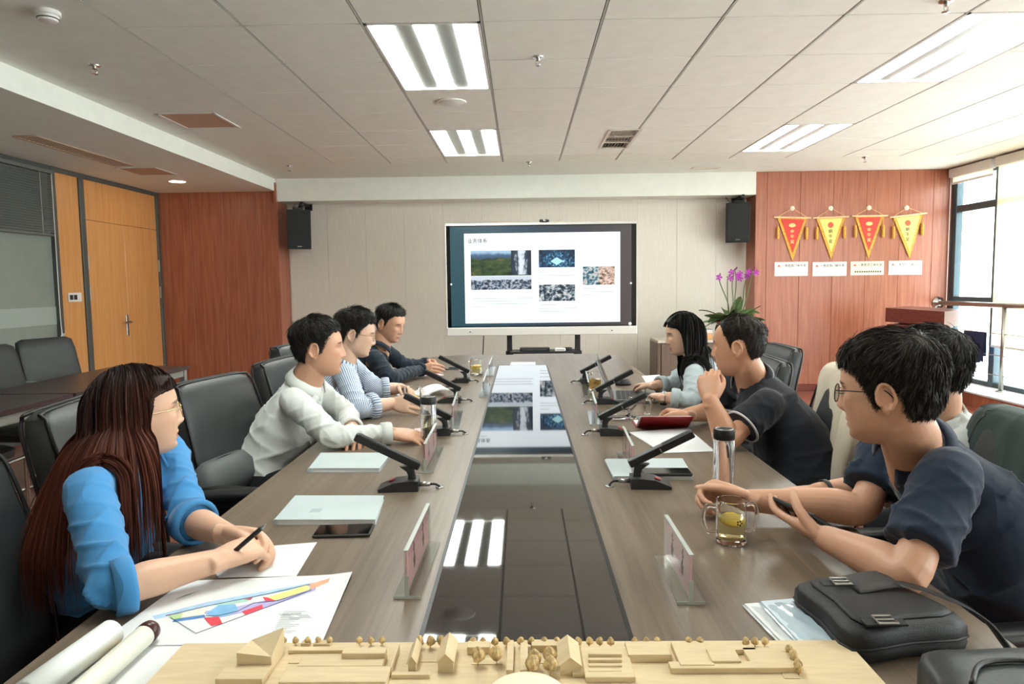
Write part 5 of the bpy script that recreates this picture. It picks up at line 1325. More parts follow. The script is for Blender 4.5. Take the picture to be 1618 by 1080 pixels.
# woman with the laptop
Yh = 3.52; H5 = Head(U(1078, 528, Y=Yh), PI+.06, .16, 0, .86, 'f')
wL, wR = tz(1046, 627, .81), tz(1030, 609, .81)
S5L, S5R = U(1097, 590, Y=3.36), np.array([.93, 3.70, .915]); E5L, E5R = tz(1092, 632, .80), tz(1062, 606, .81)
w5 = person('woman in a pale grey jacket with long black hair typing on a laptop', (1.10, 3.62, .575), (.99, 3.5, .77), (.885, 3.51, .935), (-1, 0),
  dict(R=S5R, L=S5L), dict(R=E5R, L=E5L), dict(R=wR, L=wL),
  dict(L=dict(d=dv(wL, tz(1012, 614, .80)), n=(0, .1, -1), side=1, size=.9, curl=(.25, .45, .3), thumb=(.5, .3, .3)), R=dict(d=dv(wR, tz(1000, 604, .80)), n=(0, -.1, -1), side=-1, size=.9, curl=(.25, .45, .3), thumb=(.5, .3, .3))),
  H5, SK_R, CL_GREY, 1.62, CL_TR, W=.88, cuff=.046, collar=(CL_GREY, .5, .026), voxel=.0032, neck_r=(.050, .044), lid=.5, folds=1.2)
eyes(H5, w5, .5, (1, 0, -.35))
long_hair(H5, w5, HR_B, [((.99, 3.5, .72), (.92, 3.5, .87), .145), (S5L, E5L, .066), (S5L, S5R, .07)], n=4200, K=28, length=.50, tint_bottom=.25, part_y=.012, cover=.034, width=.0019)

# man in the black polo shirt
Yh = 2.62; H6 = Head(U(1166, 546, Y=Yh), PI-.55, .06, 0, .95, 'm', .05)
E6L = tz(1150, 694, .79); wL = U(1122, 632, Y=2.44); wR = tz(1085, 655, .80)
S6L, S6R = U(1212, 640, Y=2.48), np.array([.86, 2.84, .93]); E6R = tz(1135, 648, .80)
w6 = person('man in a black polo shirt resting his chin on his hand', (1.04, 2.50, .575), (.98, 2.60, .78), (.885, 2.66, .95), (-1, .15),
  dict(R=S6R, L=S6L), dict(R=E6R, L=E6L), dict(R=wR, L=wL),
  dict(L=dict(d=(.05, .45, .75), n=(.35, .8, -.2), side=1, size=1.0, curl=(.7, 1.1, .7), thumb=(.5, .4, .3)), R=dict(d=dv(wR, tz(1045, 645, .80)), n=(0.3, -.8, -.3), side=-1, size=1.0, curl=(.7, .9, .5))),
  H6, SK_M2, CL_POLO, .62, CL_TR, W=1.06, hem=CL_HEM, collar=(CL_POLO, .4, .036, .022, CL_HEM), belly=.02, folds=.9, lids_on=False)
short_hair(H6, w6, HR_S, .014, .003, .0, .006, .012, 9000, .013, .5, bald=.5, width=.0005, cap_hc=.4)

# man in the deep navy shirt, nearest on the window side
Yh = 1.46; H7 = Head(U(1402, 616, Y=Yh), PI-.72, .10, 0, .95, 'm', .02)
E7L = tz(1432, 905, .80); wL = tz(1306, 850, .80); E7R = tz(1362, 800, .80); wR = tz(1182, 790, .80)
S7L, S7R = U(1500, 752, Y=1.36), np.array([.93, 1.74, .95])
w7 = person('man in a deep navy short-sleeved shirt and glasses holding a phone', (1.08, 1.57, .575), (1.02, 1.52, .79), (.87, 1.53, .955), (-1, .12),
  dict(R=S7R, L=S7L), dict(R=E7R, L=E7L), dict(R=wR, L=wL),
  dict(L=dict(d=dv(wL, U(1238, 818, z=.80)), n=(.30, .50, .70), side=1, size=1.0, curl=(.12, .35, .3), thumb=(.55, .35, .5)), R=dict(d=dv(wR, tz(1120, 770, .815)), n=(.2, -.75, -.5), side=-1, size=1.0, curl=(1.1, 1.2, .7), thumb=(.25, .2, .2))),
  H7, SK_M, CL_TEE, .74, CL_TR, W=1.02, collar=(CL_TEE, .5, .030, .034), voxel=.0028, vs=.006, lids_on=True)
eyes(H7, w7, .25)
d7 = dv(wL, U(1238, 818, z=.80)); n7 = np.array((.30, .50, .70)); n7 = nrm(n7-d7*np.dot(n7, d7)); t7 = np.cross(d7, n7)
PHONE7 = (wL+d7*.10+n7*.024, d7, n7)
short_hair(H7, w7, HR_D, .024, .012, .010, -.010, 0, 15000, .032, .22, sweep=.35, width=.0006)
glasses(H7, w7, M_black_m, .023, 2.3, .0012)

# man in the pale grey shirt, mostly hidden
Yh = 2.0; H8 = Head(U(1466, 584, Y=Yh), PI-.5, .05, 0, .93, 'm')
E8L = np.array([1.02, 1.84, .80]); wL = tz(1290, 778, .785); E8R = np.array([1.20, 2.30, .68]); wR = np.array([1.02, 2.14, .62])
S8L, S8R = np.array([1.25, 1.86, .92]), np.array([1.22, 2.20, .92])
w8 = person('man in a pale grey shirt sitting behind the man in the navy shirt', (1.45, 1.98, .575), (1.33, 1.99, .76), (1.205, 2.02, .935), (-1, .05),
  dict(R=S8R, L=S8L), dict(R=E8R, L=E8L), dict(R=wR, L=wL),
  dict(L=dict(d=dv(wL, tz(1250, 782, .78)), n=(0, 0, -1), side=1, size=1.0, curl=(.3, .4, .3)), R=dict(d=(-.6, -.7, -.1), n=(0, 0, -1), side=-1, size=1.0, curl=(.3, .4, .3))),
  H8, SK_M, CL_GR2, .7, CL_TR, W=.96, collar=(CL_GR2, .5, .03), voxel=.0036)
eyes(H8, w8, .25)
short_hair(H8, w8, HR_B, .030, .016, .01, -.01, 0, 6000, .034)
# ------------------------------------------------------------------ things on the table
M_paper = mat('paper_white', '#e2e5e6', .7, var=.01); M_cover = mat('booklet_cover_pale', '#b9c6c8', .45, var=.02); M_glass = mat('clear_glass', '#ffffff', .0, var=0, trans=1.0, ior=1.45)
M_acr = thin_glass('acrylic', (.95, .97, .96), .1, .08); M_pink = mat('pink_card', '#e6a7b0', .7, var=.03); M_scrn = mat('phone_glass', '#0b0c0e', .08, var=0); M_red = mat('red_cover', '#8c2026', .45, var=.05)
M_tea = mat('pale_tea', '#f7edb4', .05, var=0, trans=.85, ior=1.33); M_tea2 = mat('amber_tea', '#f4d080', .05, var=0, trans=.7, ior=1.33); M_lem = mat('lemon_slice', '#e3c742', .5, var=.1, vscale=60)
M_acre = mat('acrylic_edge', '#b2b9b3', .25, var=0)
def tp(px, py, z=TZ): return U(px, py, z=z)

# microphones -------------------------------------------------------
def make_mic():
    t = thing('desk_microphone', 'x', 'microphone', group='desk microphones along the table')
    pr = [[(x, y*k, z) for x, z in ((-.050, .0), (.064, .0), (.066, .008), (.02, .027), (-.022, .031), (-.050, .030))] for y, k in ((-.036, .96), (-.034, 1), (.034, 1), (.036, .96))]
    b = obj('base', MB().loft(pr), M_dark, t, auto=30)
    obj('talk_button', MB().bevbox(-.009, .009, -.009, .009, 0, .004, .002, T4((.028, -.008, .0245), ry=.38)), mat('button_red', '#a0363c', .4, var=0), b)
    obj('neck', MB().loft([sring((x, 0, z), (1, 0, 0), (0, 1, 0), a, .011, 16, 4) for x, z, a in ((-.030, .026, .013), (-.030, .040, .011), (-.027, .052, .012), (-.016, .068, .022))]), M_dark, t, auto=35)
    A = T4((-.048, 0, .056), ry=-math.radians(27))
    bar = obj('microphone_bar', MB().bevbox(0, .205, -.0135, .0135, 0, .022, .003, A), M_black, t)
    obj('grille', MB().bevbox(.11, .198, -.010, .010, .022, .0235, .0008, A), mat('mic_grille', '#2d2e30', .6, var=.05, bump=.6, bscale=900), bar)
    obj('mark', MB().box(.098, .101, -.0136, -.0134, .004, .016, A), M_steel, bar)
    obj('plug', MB().tube([(-.050, .004, .015), (-.083, .004, .014)], [.0075, .0065], 12), M_steel, t, smooth=True)
    obj('cable', MB().tube(catmull([(-.083, .004, .014), (-.098, .004, .013), (-.108, .0, .006), (-.110, -.004, .002)], 5), .0035, 8), M_black, t, smooth=True)
    obj('grommet', MB().lathe([(.009, .0), (.013, .0), (.0125, .003), (.009, .003)], 20, (-.110, -.006, 0)), M_chrome, t, smooth=True)
    return t
mic = make_mic()
spots = [(635, 772, PI+.06, 'microphone next to the pale booklet, between it and the glass inlay'), (692, 686, PI+.02, 'microphone behind the black-capped bottle of the man in white'), (712, 635, PI-.03, 'microphone beside the striped-shirt man, next to his open book'), (728, 604, PI-.05, 'microphone in front of the man in the long-sleeved navy shirt'),
         (1023, 768, -.08, 'microphone next to the booklet with a phone on top'), (968, 686, -.05, 'microphone beside the red notebook'), (958, 637, .02, 'microphone next to the open laptop, on its near side'), (931, 605, .03, 'microphone standing behind the laptop lid')]
for i, (px, py, rz, lab) in enumerate(spots):
    p = tp(px, py)
    if i == 0: mic.location = (p[0], p[1], TZ); mic.rotation_euler = (0, 0, rz); mic['label'] = lab
    else: dup(mic, (p[0], p[1], TZ), rz, lab)

# acrylic name stands -----------------------------------------------
def name_stand(px0, py0, px1, py1, label, h=.088, pink=True, lean=.0):
    a, b = tp(px0, py0), tp(px1, py1); c = (a+b)/2; L = np.linalg.norm((b-a)[:2]); rz = math.atan2(b[1]-a[1], b[0]-a[0])
    t = thing('name_stand', label, 'name stand', (c[0], c[1], TZ), rz, 'acrylic name stands on the table')
    obj('foot', MB().bevbox(-L/2, L/2, -.026, .026, .0006, .006, .001), M_acr, t)
    obj('foot_edge', MB().box(-L/2-.0005, -L/2+.001, -.026, .026, 0, .006), M_acre, t)
    Mx = T4((0, 0, .006), rx=lean)
    for s in (-1, 1): obj('pane', MB().bevbox(-L/2, L/2, s*.0028-.0013, s*.0028+.0013, 0, h, .0005, Mx), M_acr, t)
    obj('pane_edge', MB().box(-L/2-.0006, -L/2+.0008, -.0042, .0042, 0, h*.45, Mx).box(-L/2, L/2, -.0042, .0042, h-.0012, h+.0004, Mx), M_acre, t)
    if pink:
        cd = obj('name_card', MB().box(-L/2+.006, L/2-.012, -.0007, .0007, .003, h-.006, Mx), M_pink, t)
        for s in (-1, 1):
            st = MB()
            for cx in (-L*.22, L*.18):
                for k, pts in enumerate((((-.012, .016), (.012, .02), (.0, .02)), ((0, .030), (.002, 0), (-.002, -.022)), ((-.010, -.008), (-.003, -.002), (.010, -.014)), ((.004, .006), (.012, -.004), (.008, -.02)))):
                    P = catmull([(cx+x*.8, s*.0012, h*.52+z) for x, z in pts], 4); st.tube([Mx @ Vector(p) for p in P], .0010, 5)
            obj('handwriting', st, M_black, cd)
    return t
name_stand(643, 946, 678, 858, 'acrylic name stand with pink card beside the woman\'s papers and the glass inlay')
name_stand(1092, 955, 1052, 880, 'acrylic name stand with pink card and handwriting beside the glass mug')
name_stand(672, 747, 690, 708, 'acrylic name stand with pink card in front of the tea bottle')
name_stand(1000, 752, 985, 715, 'acrylic name stand with pink card standing on the pale booklet side')
name_stand(716, 676, 723, 650, 'acrylic name stand beyond the man in white, beside a microphone plug')
name_stand(942, 672, 936, 650, 'slim acrylic name stand beside the red notebook microphone')
name_stand(764, 628, 770, 606, 'clear empty name stand between the striped-shirt man\'s microphone and the glass inlay', .08, False)
name_stand(930, 626, 926, 606, 'clear empty name stand in front of the amber tea mug', .07, False)
name_stand(773, 594, 778, 580, 'clear empty name stand next to the lone cup of yellow tea', .07, False)

# booklets, phones, papers ------------------------------------------
def slab_from(pts, z): return [(p[0], p[1], z) for p in pts]
def booklet(label, corners, th=.012, cover=None, group=None, name='booklet', cat='booklet'):
    P = [tp(*c) for c in corners]; c = sum(P)/4
    t = thing(name, label, cat, (c[0], c[1], TZ), 0, group)
    Q = [(p-c) for p in P]
    def ring(k, z): return [(q[0]*k, q[1]*k, z) for q in Q]
    cv = cover or M_cover
    obj('back_cover', MB().loft([ring(1, 0.0), ring(1, .0012)]), cv, t)
    obj('pages', MB().loft([ring(.985, .0012), ring(.985, th-.0012)]), M_paper, t)
    obj('front_cover', MB().loft([ring(1, th-.0012), ring(1, th)]), cv, t)
    e = [(Q[3]*.5+Q[0]*.5), ]
    obj('spine', MB().tube([(Q[0][0], Q[0][1], th/2), (Q[3][0], Q[3][1], th/2)], th/2, 10), cv, t)
    return t, c, Q
t, c, Q = booklet('pale blue booklet beside a phone, near the woman in blue', ((435, 829), (594, 829), (607, 790), (468, 790)), .014)
wv = MB()
for k in range(7): wv.box(-.05+k*.004, -.047+k*.004, -.045+.003*(k % 3), -.015+.004*(k % 2), .0141, .0144)
for o_ in [obj('cover_print', wv, mat('faint_print', '#9fb0b6', .5, var=0), t)]: o_['kind'] = 'stuff'
booklet('pale blue booklet in front of the man in the white shirt', ((489, 746), (600, 746), (619, 721), (508, 721)), .014)
tR, cR, _ = booklet('pale grey booklet lying under a phone and a microphone', ((972, 758), (1096, 758), (1078, 729), (958, 730)), .012)
def phone(label, c, rz, z=TZ, tilt=None, L=.15, Wd=.074, cat='phone'):
    t = thing('mobile_phone', label, cat, (c[0], c[1], z), rz, None)
    if tilt is not None: t.rotation_euler = tilt
    obj('body', MB().bevbox(-L/2, L/2, -Wd/2, Wd/2, 0, .008, .003), M_dark, t); obj('screen', MB().bevbox(-L/2+.003, L/2-.003, -Wd/2+.003, Wd/2-.003, .008, .0084, .0006), M_scrn, t)
    obj('camera_lens', MB().lathe([(.006, -.0012), (.006, .0)], 12, (-L/2+.015, Wd/2-.015, 0)), M_black, t)
    return t
phone('black phone lying beside the pale blue booklet', (tp(495, 850)+tp(590, 832))/2, .05, TZ, None, .135, .075)
phone('black phone lying on top of the pale grey booklet', tp(1052, 747, TZ+.013), -.03, TZ+.0125, None, .15, .07)
ph = phone('black phone held in the left hand of the navy-shirt man', PHONE7[0], 0, 0)
ph.matrix_world = Matrix(np.vstack([np.c_[PHONE7[1], np.cross(PHONE7[2], PHONE7[1]), PHONE7[2], PHONE7[0]], [0, 0, 0, 1]]).tolist())
phone('dark phone lying near the man in the long-sleeved navy shirt', tp(708, 583), .1)
phone('dark phone beside the open white book', tp(697, 612), .9, TZ, None, .12, .06)
def sheet(label, corners, z=TZ+.0008, th=.0008, m=M_paper, name='paper_sheet', cat='paper', curl=None, group=None):
    P = [tp(*c) for c in corners]; c = sum(P)/4; t = thing(name, label, cat, (c[0], c[1], TZ), 0, group)
    n = 8; V = []
    top = []; 
    g = np.zeros((n+1, n+1, 3))
    for i in range(n+1):
        for j in range(n+1):
            u, v = i/n, j/n; p = (P[0]*(1-u)+P[1]*u)*(1-v)+(P[3]*(1-u)+P[2]*u)*v-c; h = z-TZ
            if curl: h += curl*max(0, u-.8)**2*25*max(0, v-.2)
            g[i, j] = (p[0], p[1], h)
    mb = MB()
    for dz in (0, th):
        o = len(mb.v)
        mb.v += [tuple(g[i, j]+np.array([0, 0, dz])) for i in range(n+1) for j in range(n+1)]
        mb.f += [(o+i*(n+1)+j, o+(i+1)*(n+1)+j, o+(i+1)*(n+1)+j+1, o+i*(n+1)+j+1) for i in range(n) for j in range(n)]
    mb.m = [0]*len(mb.f)
    obj('sheet', mb, m, t, smooth=True)
    return t, c, P
sheet('blank white sheet under the hands of the woman in blue', ((345, 913), (468, 911), (501, 857), (318, 872)))
sheet('white sheet lying beneath the coloured site plan and the paper rolls', ((20, 1110), (330, 1075), (300, 1005), (190, 1000)), TZ+.0004)
tm_, cm_, Pm = sheet('large site plan sheet with coloured river plots', ((150, 1022), (508, 1018), (557, 908), (292, 919)), TZ+.0016, curl=.006)
def mp(px, py): p = tp(px, py); return (p[0]-cm_[0], p[1]-cm_[1])
def cpoly(name, pts, col, dz):
    obj(name, MB().poly([(x, y, .0026+dz) for x, y in (mp(*q) for q in pts)]), mat('plan_'+col, col, .7, var=.05, vscale=50), tm_)
cpoly('river_band', [(240, 975), (330, 952), (420, 935), (530, 915), (528, 920), (420, 941), (330, 958), (245, 980)], '#a9c9e4', 0)
cpoly('river_band', [(262, 972), (272, 977), (335, 970), (345, 978), (420, 962), (470, 945), (530, 922), (524, 918), (470, 938), (410, 952), (350, 965)], '#b4b0dc', .0001)
cpoly('plot', [(272, 985), (325, 977), (323, 973), (276, 980)], '#4f82c0', .0003)
cpoly('plot', [(266, 975), (290, 970), (285, 980), (272, 980)], '#b9d59a', .0003)
cpoly('plot', [(290, 970), (330, 960), (322, 972), (286, 978)], '#e9e6d6', .0003)
cpoly('plot', [(325, 972), (345, 958), (372, 956), (376, 965), (360, 975), (338, 977)], '#7fb6e0', .0004)
cpoly('plot', [(330, 958), (398, 945), (392, 952), (345, 958)], '#a8d3c6', .0004)
cpoly('plot', [(322, 978), (346, 976), (352, 988), (334, 991)], '#dc4553', .0005)
cpoly('plot', [(382, 968), (414, 957), (416, 963), (388, 974)], '#dc4553', .0005)
cpoly('plot', [(385, 949), (400, 945), (396, 950)], '#c8546a', .0005)
cpoly('plot', [(420, 946), (485, 926), (490, 933), (437, 950), (424, 951)], '#ece08c', .0005)
cpoly('plot', [(415, 945), (424, 946), (436, 951), (420, 952)], '#d8435e', .0006)
cpoly('plot', [(487, 925), (522, 915), (527, 918), (492, 933)], '#efa98c', .0005)
ol = MB()
for pts in ([(262, 975), (330, 959), (420, 941), (490, 925)], [(270, 978), (310, 1003), (345, 990), (420, 962), (470, 943), (492, 934)], [(325, 975), (345, 975), (375, 968), (400, 955), (440, 951), (490, 935)]):
    ol.tube([(x, y, .0034) for x, y in (mp(*q) for q in pts)], .0006, 4)
obj('plan_outline', ol, mat('plan_ink', '#5d6a86', .7, var=0), tm_)['kind'] = 'stuff'
nt_m = MB()
for k in range(9):
    x, y = mp(440+k*5-(k % 3)*3, 972+2*(k % 5)); nt_m.box(x, x+.02, y, y+.0008, .0030, .0032)
for k in range(14):
    x, y = mp(452-k*1.4, 968+k*2.6); nt_m.box(x-.004, x+.036-(k % 4)*.006, y, y+.0007, .0030, .0032)
for k in range(6):
    x, y = mp(278+k*4, 948-k*1.2); nt_m.tube([(x, y, .003), (x+.012, y+.02, .003)], .0004, 4)
obj('plan_notes', nt_m, mat('plan_note_grey', '#90979d', .7, var=0), tm_)['kind'] = 'stuff'
sheet('printed plan sheet under the red notebook', ((1048, 716), (1130, 713), (1086, 676), (994, 683)))
sheet('small white sheet lying past the end of the glass inlay', ((806, 577), (846, 577), (846, 572), (808, 572)))
sheet('small pinkish sheet by the hands of the man in the long-sleeved navy shirt', ((662, 594), (702, 593), (694, 586), (668, 588)), m=mat('paper_lilac', '#dccfd8', .7, var=0))
sheet('pale pink slip under the hand of the man in white', ((655, 690), (672, 690), (672, 676), (655, 677)), m=mat('paper_pink', '#e6ccd0', .7, var=0))
sheet('loose white papers beyond the laptop', ((1022, 606), (1050, 604), (1042, 592), (1014, 594)))
# open book in front of the striped man
a, b = tp(640, 638), tp(688, 610); c = (a+b)/2
t = thing('open_book', 'open white book between the striped-shirt man and a microphone', 'book', (c[0], c[1], TZ), .35)
for s in (-1, 1):
    rings = []
    for y in (-.10, .10):
        top = [(s*x, y, .004+.016*math.sin(min(1, x/.13)*PI)**.7+.03*(x/.13)*(s > 0)) for x in np.linspace(0.001, .13, 8)]
        rings.append(top+[(x, yy, max(0, z-.006)) for x, yy, z in top[::-1]])
    obj('page_block', MB().loft(rings), M_paper, t)
obj('binding', MB().bevbox(-.006, .006, -.10, .10, 0, .006, .001), M_cover, t)
# red notebook
t = thing('red_notebook', 'open notebook with a dark red cover by the man in the polo shirt', 'notebook', tuple(tp(1050, 676)), -.02)
A = T4((0, 0, 0), rx=math.radians(-13))
Ar = T4((0, .015, .006), rx=math.radians(-32))
obj('raised_cover', MB().bevbox(-.105, .10, -.105, 0, -.004, 0, .001, Ar), M_red, t)
obj('raised_pages', MB().bevbox(-.112, .094, -.10, 0, .0, .005, .001, Ar), M_paper, t)
obj('flat_cover', MB().bevbox(-.115, .10, .015, .13, .0, .003, .001), M_red, t); obj('flat_pages', MB().bevbox(-.108, .095, .018, .127, .003, .010, .001), M_paper, t)

# glassware -----------------------------------------------------------
def mug(label, p, r=.034, h=.095, tea=M_tea, fill=.6, handles=(0.0,), hr=.028, lemon=True, mark=False):
    t = thing('glass_mug', label, 'mug', (p[0], p[1], TZ+.0006), 0, None)
    w = .003
    obj('glass', MB().lathe([(r*.9, 0), (r, .004), (r, h), (r-w*.4, h+.001), (r-w, h), (r-w, .012), (r*.5, .010)], 36), M_glass, t, auto=40)
    obj('tea', MB().lathe([(r*.5, .0105), (r-w-.0006, .0125), (r-w-.0006, h*fill), (r*.4, h*fill)], 30), tea, t, auto=40)
    for a in handles:
        P = [(math.cos(a)*(r-.002), math.sin(a)*(r-.002), h*.85), (math.cos(a)*(r+hr*.7), math.sin(a)*(r+hr*.7), h*.86), (math.cos(a)*(r+hr), math.sin(a)*(r+hr), h*.58), (math.cos(a)*(r+hr*.7), math.sin(a)*(r+hr*.7), h*.28), (math.cos(a)*(r-.002), math.sin(a)*(r-.002), h*.25)]
        obj('handle', MB().tube(catmull(P, 6), .005, 10), M_glass, t, smooth=True)
    if lemon:
        obj('lemon_slice', MB().lathe([(r*.72, -.002), (r*.75, 0), (r*.72, .002)], 20, M=T4((.003, 0, h*fill*.86), rx=.35)), M_lem, t)
    if mark:
        f = MB()
        for k in range(5):
            an = k*2*PI/5; f.lathe([(.0022, 0), (.0005, .0004)], 8, M=T4((.008+.0045*math.cos(an), -r-.0004, h*.56+.0045*math.sin(an)), rx=PI/2))
        obj('printed_flower', f, M_black, t)['kind'] = 'stuff'
    return t
mug('glass mug of lemon tea with a small printed flower beside the bottle', tp(1155, 856), .034, .098, M_tea, .62, (PI, .2), .030, True, True)
mug('glass mug of pale tea in front of the striped-shirt man', tp(652, 643), .043, .10, M_tea, .5, (1.0,))
mug('glass cup of yellow tea standing alone toward the display end of the table', tp(753, 592), .042, .105, M_tea, .6, (PI*.9,))
mug('glass mug of amber tea behind the laptop lid', tp(941, 616), .04, .10, M_tea2, .62, (PI*.7,), .025, False)
mug('clear glass mug of water near the hand of the man in the polo shirt', tp(1006, 662), .038, .10, M_glass, .01, (0,), .025, False)
t = thing('glass_ashtray', 'round clear glass ashtray beside the clear mug', 'ashtray', tuple(tp(976, 661, TZ+.0006)))
obj('bowl', MB().lathe([(.03, 0), (.052, .006), (.055, .026), (.047, .026), (.040, .010), (.01, .008)], 30), M_glass, t, auto=40)
obj('rim', MB().tube([(.051*math.cos(a), .051*math.sin(a), .027) for a in np.linspace(0, 2*PI, 30, endpoint=False)], .003, 6, closed=True), M_glass, t, smooth=True)
def bottle(label, p, r, h, tea=None):
    t = thing('glass_bottle', label, 'bottle', (p[0], p[1], TZ+.0006))
    obj('outer_wall', MB().lathe([(r*.9, 0), (r, .003), (r, h*.84), (r*.88, h*.86), (r*.84, h*.86), (r-.0022, h*.83), (r-.0022, .006), (r*.4, .005)], 32), M_glass, t, auto=40)
    obj('inner_wall', MB().lathe([(r*.7, .012), (r*.80, .016), (r*.80, h*.84), (r*.74, h*.84), (r*.74, .02), (r*.3, .018)], 28), M_glass, t, auto=40)
    c_ = obj('cap', MB().lathe([(r*.97, h*.85), (r*1.02, h*.86), (r*1.02, h*.985), (r*.96, h), (r*.3, h)], 32), M_black, t, auto=40)
    obj('cap_ring', MB().tube([(r*.82*math.cos(a), r*.82*math.sin(a), h+.0006) for a in np.linspace(0, 2*PI, 30, endpoint=False)], .0016, 6, closed=True), M_steel, c_, smooth=True)
    if tea:
        obj('tea_leaves', MB().lathe([(r*.5, .022), (r*.70, .026), (r*.66, .055), (r*.3, .062)], 14), mat('wet_tea_leaves', '#7a6a34', .8, var=.4, vscale=120), t)
        obj('tea', MB().lathe([(r*.3, .0205), (r*.73, .0215), (r*.73, h*.62), (r*.3, h*.62)], 24), mat('weak_tea', '#d8cfa0', .02, var=0, trans=.97, ior=1.33), t)
    return t
bottle('empty double-walled glass bottle with black cap by the navy-shirt man\'s fist', tp(1143, 781), .0285, .185)
bottle('double-walled tea bottle with black cap by the hand of the man in white', tp(678, 699), .030, .175, True)

# laptop -------------------------------------------------------------
p = tp(998, 629)
t = thing('laptop', 'open grey laptop in front of the woman in the pale jacket', 'laptop', (p[0]+.015, p[1], TZ), -.12)
M_lap = mat('laptop_grey', '#83888b', .35, .6, var=0)
bs = obj('base', MB().bevbox(-.11, .11, -.155, .155, .003, .018, .004), M_lap, t)
obj('keyboard', MB().bevbox(-.095, .03, -.14, .14, .018, .0186, .0005), M_dark, bs)
for i in range(5):
    ky = MB()
    for j in range(13): ky.bevbox(-.09+i*.0235, -.071+i*.0235, -.137+j*.0212, -.119+j*.0212, .0186, .020, .0008)
    obj('key_row', ky, M_black, bs)['kind'] = 'stuff'
obj('touchpad', MB().bevbox(.04, .10, -.05, .05, .018, .0184, .0004), M_frame, bs)
A = T4((-.112, 0, .016), ry=math.radians(-22))
ld_ = obj('lid', MB().bevbox(-.005, .001, -.155, .155, 0, .215, .002, A), M_lap, t); obj('screen', MB().box(.001, .0016, -.148, .148, .01, .207, A), mat('laptop_screen', '#20262c', .2, var=0), ld_)
t = thing('computer_mouse', 'black mouse beyond the laptop keyboard', 'mouse', tuple(tp(985, 608)), .3)
obj('shell', MB().loft([sring((0, 0, z), (1, 0, 0), (0, 1, 0), .05*k, .03*k, 20, 2.4) for z, k in ((0, .95), (.008, 1), (.02, .9), (.03, .65), (.034, .3))]), M_black, t, smooth=True); obj('wheel', MB().lathe([(.008, -.004), (.009, 0), (.008, .004)], 12, M=T4((.026, 0, .026), rx=PI/2)), M_frame, t)
q = [tp(985, 636), tp(975, 643), tp(990, 648), tp(1003, 641)]
tag(obj('charger_cord', MB().tube(catmull([(v[0], v[1], TZ+.005) for v in q], 6), .004, 6), M_black, smooth=True), 'short black cord lying beside the laptop', 'cord')

# pen, watch, bracelet --------------------------------------------------
pa, pb = U(391, 853, z=.835), U(413, 834, z=.862)
t = thing('ballpoint_pen', 'black pen held by the woman in blue', 'pen', tuple(pa)); dd = pb-pa
obj('barrel', MB().tube([-dd*1.2, dd], .0048, 10), M_black, t, smooth=True); obj('tip', MB().tube([dd, dd*1.16, dd*1.35], [.0046, .003, .0008], 10), M_steel, t, smooth=True)
def band(parent, E_, W_, f, r, m, name, face=None, w=.006):
    ax = nrm(W_-E_); c = E_+(W_-E_)*f; u = nrm(np.cross(ax, [0, 0, 1.0])); v = np.cross(ax, u)
    o = obj(name, MB().loft([sring(c+ax*d_, u, v, r+g_, r+g_, 24) for d_, g_ in ((-w, 0), (-w, .002), (w, .002), (w, 0))], cap=False).mesh(name, True), m, parent, world=True)
    if face: obj('dial', MB().lathe([(.016, 0), (.016, .006), (.012, .008)], 20, M=Matrix.Translation(Vector(c+v*(r))) @ Vector((0, 0, 1)).rotation_difference(Vector(v)).to_matrix().to_4x4()), face, o, world=True)
band(w5, E5L, tz(1046, 627, .81), .93, .028, M_steel, 'wristwatch', M_black, .008); band(w8, E8L, tz(1290, 778, .785), .90, .030, M_black, 'bracelet')

# rolls of paper on the left ---------------------------------------------
def roll(label, a, b, r, m, cap=None):
    a, b = np.array(a), np.array(b); a[2] = b[2] = TZ+.003+r; t = thing('paper_roll', label, 'paper roll', (a[0], a[1], TZ)); d = nrm(b-a); u = np.cross(d, [0, 0, 1.0]); v = np.array([0, 0, 1.0])
    rs = [sring(a+d*o, u, v, r*k, r*k, 24) for o, k in ((0, .72), (.0, 1), (np.linalg.norm(b-a), 1), (np.linalg.norm(b-a), .72))]
    obj('tube', MB().loft(rs, cap=False).mesh('tube', True) if cap is None else MB().loft(rs), m, t, world=True)
    sp = [a-d*.0005+(u*math.cos(q)+v*math.sin(q))*r*(.96-.055*q/(2*PI)) for q in np.linspace(0, 6*PI, 50)]
    if cap is None: obj('rolled_edge', MB().tube(sp, .0006, 4), mat('roll_edge', '#c9cccb', .7, var=0), t, world=True)
    if cap:
        cm2 = MB(); cm2.loft([sring(a-d*o, u, v, r*k, r*k, 24) for o, k in ((-.001, 1.03), (.012, 1.03), (.02, .95), (.026, .7), (.029, .3))]); obj('end_cap', cm2, cap, t, world=True, smooth=True)
roll('white poster tube with a brown end cap lying beside the site plan', tp(228, 1004, TZ+.02), tp(120, 1100, TZ+.02), .0175, mat('tube_cream', '#dcdccf', .6, var=.02), mat('cap_brown', '#4a2a28', .25, var=.05))
roll('thick roll of white drawing paper at the table edge', tp(176, 1000, TZ+.024), tp(40, 1100, TZ+.024), .022, mat('roll_white', '#dfe4e2', .6, var=.02))
p0, p1 = tp(196, 1030), tp(150, 1085)
t = thing('yellow_ruler', 'yellow strip lying between the two paper rolls', 'ruler', (p0[0], p0[1], TZ)); dd = nrm(p1-p0); sd_ = np.array([-dd[1], dd[0], 0])
obj('strip', MB().loft([[(np.array([0, 0, z])+sd_*s+dd*q)  for q, s in ((-.02, -.008), (.2, -.008), (.2, .008), (-.02, .008))] for z in (.003, .012)]), mat('ruler_yellow', '#e2b65c', .5), t)
obj('edge_line', MB().loft([[(np.array([0, 0, z])+sd_*s+dd*q) for q, s in ((-.02, .006), (.2, .006), (.2, .008), (-.02, .008))] for z in (.012, .0125)]), M_red, t)

